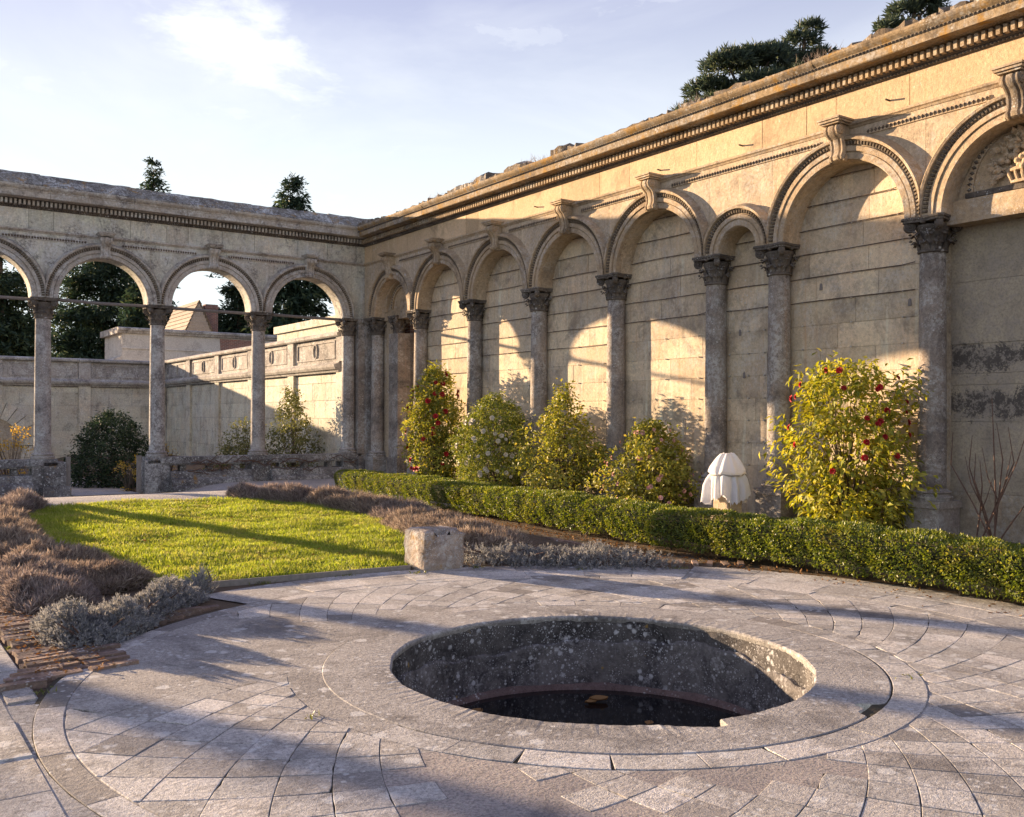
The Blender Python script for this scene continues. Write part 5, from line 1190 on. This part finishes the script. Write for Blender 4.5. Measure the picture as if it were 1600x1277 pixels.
# ------------------------------------------------------------------ trees
def conifer(lab, x, y, H, R, N, seed, z0=0., sharp=1.0, base=.08, mat=M_yew, size=(.35, .7), name='conifer_tree', group='conifers beyond the colonnade', gaps=.3):
    r_ = np.random.default_rng(seed); o = thing(name, lab, 'tree', group)
    nb = int(90+H*7); hb = base+(1-base)*r_.random(nb)**.85; az = r_.uniform(0, 2*pi, nb); Lb = R*(1-hb)**(.75*sharp)*(.65+.5*r_.random(nb))+.25
    Lb *= 1-gaps*(r_.random(nb) < .25)
    wts = Lb/Lb.sum(); ib = r_.choice(nb, N, p=wts); s_ = r_.random(N)**.65
    dirx, diry = np.cos(az[ib]), np.sin(az[ib]); rad_ = Lb[ib]*s_; sag = -.16*Lb[ib]*s_**2+.10*Lb[ib]*s_
    wid = .16*Lb[ib]*(1-.5*s_)+.12; off = r_.normal(size=(N, 3))*wid[:, None]*np.array([1, 1, .55])
    P = np.stack([x+dirx*rad_, y+diry*rad_, z0+hb[ib]*H+sag], 1)+off
    D = unit(np.stack([dirx, diry, np.full(N, -.15)], 1)+r_.normal(size=(N, 3))*.6); Nn = unit(np.array([0, 0, 1.])+r_.normal(size=(N, 3))*.6)
    L = r_.uniform(size[0], size[1], N)*(1-.45*hb[ib])
    obj('crown', leafmesh('crown', P, D, Nn, L, L*.34, mat, .1), o)
    m = MB(); m.tube([(x, y, z0-.3), (x+.05, y, z0+H*.5), (x, y, z0+H*.97)], [H*.02, H*.012, .02], 8); m.build('trunk', M_bark, o)
    m = MB()
    for j in range(0, nb, 3): m.tube([(x, y, z0+hb[j]*H), (x+cos(az[j])*Lb[j]*.5, y+sin(az[j])*Lb[j]*.5, z0+hb[j]*H+.02*Lb[j]), (x+cos(az[j])*Lb[j]*.95, y+sin(az[j])*Lb[j]*.95, z0+hb[j]*H-.06*Lb[j])], [.05, .035, .01], 4)
    m.build('limbs', M_bark, o, kind='stuff')
def at(px, D): u = (px-800)/1500; return (D*(Rt[0]*u+Fw[0]), D*(Rt[1]*u+Fw[1]))
for lab, px, D, H, R, N, sd, sh in [
    ('dark conifer filling the leftmost arch', 0, 60, 15.5, 3.3, 30000, 51, .7),
    ('broad dark conifer behind the second arch from the left', 158, 75, 19.3, 5.3, 42000, 52, .6),
    ('tall slender conifer whose tip clears the coping at left', 238, 68, 20.3, 2.9, 26000, 53, 1.1),
    ('dark conifer behind the chimney in the third arch', 372, 66, 15.5, 3.0, 28000, 54, .7),
    ('pointed conifer behind the last arch with its tip above the coping', 455, 60, 17.1, 3.3, 34000, 55, .85)]:
    x, y = at(px, D); conifer(lab, x, y, H, R, N, sd, -.5, sh)
def pine(lab, cl, x, y, N, seed):
    r_ = np.random.default_rng(seed); o = thing('pine_tree', lab, 'tree', 'pines behind the arcade wall'); P, D = [], []; m = MB()
    top = max(c[2] for c in cl); m.tube([(x, y, -.3), (x+.2, y, top*.45), (x, y+.1, top*.78)], [.35, .28, .14], 8); m.build('trunk', M_bark, o); b = MB()
    for (dx, dy, z, r) in cl:
        c = np.array([x+dx, y+dy, z]); b.tube([(x, y+.1, top*.74), (x+dx*.5, y+dy*.5, z-r*.8), tuple(c)], [.12, .08, .03], 5)
        nt = int(N*r*r); tt_ = rdirs(nt); tt_[:, 2] = np.abs(tt_[:, 2])*.9-.25*r_.random(nt); tc = c+tt_*r*(.55+.5*r_.random((nt, 1)))*np.array([1.15, 1.15, .75])
        for _ in range(7): P.append(tc+r_.normal(size=(nt, 3))*.05); D.append(unit(tt_*.8+r_.normal(size=(nt, 3))*.55+np.array([0, 0, .35])))
    P, D = np.concatenate(P), np.concatenate(D); n = len(P)
    obj('crown', leafmesh('crown', P, D, r_.normal(size=(n, 3)), r_.uniform(.22, .40, n), r_.uniform(.05, .09, n), M_pine, .1), o); b.build('limbs', M_bark, o, kind='stuff')
# crown clumps given along the view's right vector (a), depth (d), height
def clumps(L): return [(Rt[0]*a+Fw[0]*d, Rt[1]*a+Fw[1]*d, z, r) for a, d, z, r in L]
x, y = at(1165, 42)
pine('broad-domed pine rising above the arcade cornice', clumps([(-2.3, 0, 14.9, .75), (-1.6, .4, 16.0, .9), (-.9, -.4, 16.9, .95), (0, .2, 17.3, .95), (.9, -.2, 17.2, .9), (1.4, .5, 16.4, .9), (-.5, .5, 15.8, 1.0), (.5, -.6, 15.9, 1.0), (-1.5, -.5, 15.0, .8), (1.0, .2, 15.2, .9), (-2.9, .2, 14.3, .45)]), x, y, 240, 61)
x, y = at(1245, 44)
pine('ragged pine with upswept tips beside the broad-domed pine', clumps([(-1.2, 0, 18.5, .40), (-.6, .3, 18.2, .6), (.1, 0, 18.9, .65), (.5, -.2, 19.4, .5), (.3, .3, 17.9, .9), (1.1, 0, 18.2, .55), (1.7, .2, 17.6, .45), (.9, .4, 16.9, .9), (-.4, -.3, 17.0, .9)]), x, y, 240, 62)
x, y = at(1418, 40)
pine('pine crown showing over the cornice near the picture corner', clumps([(-.8, 0, 17.9, .5), (-.2, .2, 18.6, .6), (.4, 0, 19.0, .6), (.9, .1, 18.9, .5), (0, .3, 17.6, .9), (1.2, 0, 18.5, .4)]), x, y, 240, 63)
# tufts of weed on the wall top
n = 500; yy = np.concatenate([rng.normal(c, .18, n//5) for c in (9.5, 12.2, 16.8, 19.2, 21.)]); n = len(yy); P = np.stack([12.35+rng.normal(0, .1, n), yy, np.full(n, 7.18)], 1); D = rng.normal(size=(n, 3))*.5; D[:, 2] = 1
obj('wall_weeds', blades('wall_weeds', P, D, rng.uniform(.06, .22, n), .006, M_lavb, .4), None, 'dry weeds rooted on top of the arcade cornice', 'weeds', None, 'stuff')

# leafless tree out of view to the left: its limbs throw the soft streaks over the paving
def bare_tree(lab, x, y, H, seed):
    rr = random.Random(seed); o = thing('bare_tree', lab, 'tree'); lim = MB()
    def grow(p, d, L, r, dep):
        pts = [p]; q = Vector(p); dd = Vector(d)
        for i in range(3):
            dd = (dd+Vector((rr.uniform(-.18, .18), rr.uniform(-.18, .18), rr.uniform(-.05, .12)))).normalized(); q = q+dd*L/3; pts.append(tuple(q))
        lim.tube(pts, [r, r*.88, r*.76, r*.62], 6 if dep < 3 else 4)
        if dep < 5:
            for k in range(rr.choice([2, 3, 3])):
                nd = (dd+Vector((rr.uniform(-1, 1), rr.uniform(-1, 1), rr.uniform(-.25, .5)))*.75).normalized(); grow(tuple(q), tuple(nd), L*rr.uniform(.62, .82), r*.56, dep+1)
    m = MB(); m.tube([(x, y, -.4), (x+.1, y, H*.15), (x, y+.1, H*.3)], [.34, .27, .24], 10); m.build('trunk', M_bark, o)
    for k in range(4): grow((x, y+.1, H*.3), (rr.uniform(-.7, .7), rr.uniform(-.7, .7), .8), H*.24, .17, 0)
    lim.build('limbs', M_bark, o, kind='stuff')
bare_tree('tall leafless tree beyond the left end of the colonnade', -17.5, 50, 13, 4)

# weeds in the joints by the lawn edge and the brick borders
wp = []
for (x, y, n_) in [(2.55, 9.12, 60), (2.75, 9.05, 40), (2.2, 9.0, 30), (1.0, 8.6, 40), (.98, 9.4, 40), (1.02, 7.6, 25), (3.4, 9.2, 40), (4.3, 9.16, 35), (5.0, 8.9, 40), (5.7, 8.85, 50), (6.6, 8.15, 40), (7.5, 7.6, 40), (1.0, 6.3, 20), (2.1, 4.95, 12), (5.62, 3.6, 10)]:
    for _ in range(n_): wp.append((x+random.gauss(0, .05), y+random.gauss(0, .03), 0))
wp = np.array(wp); wp[:, 2] = vgz(wp[:, 0], wp[:, 1])-.01; n = len(wp); D = rng.normal(size=(n, 3))*.8; D[:, 2] = np.abs(D[:, 2])+.3
obj('joint_weeds', leafmesh('joint_weeds', wp, D, rng.normal(size=(n, 3)), rng.uniform(.02, .05, n), rng.uniform(.008, .018, n), M_shrub, .2), None, 'tiny green weeds sprouting in paving joints and brick borders', 'weeds', None, 'stuff')

n = 160; yy = rng.uniform(9.4, 15.6, n); xx = rng.uniform(2.2, 6.1, n); P = np.stack([xx, yy, vgz(xx, yy)+.05], 1)
obj('lawn_leaves', leafmesh('lawn_leaves', P, rng.normal(size=(n, 3))*np.array([1, 1, .2]), np.array([0, 0, 1.])+rng.normal(size=(n, 3))*.3, rng.uniform(.03, .055, n), rng.uniform(.02, .035, n), M_dry, .2), None, 'scattered dead leaves lying in the lawn grass', 'leaves', None, 'stuff')
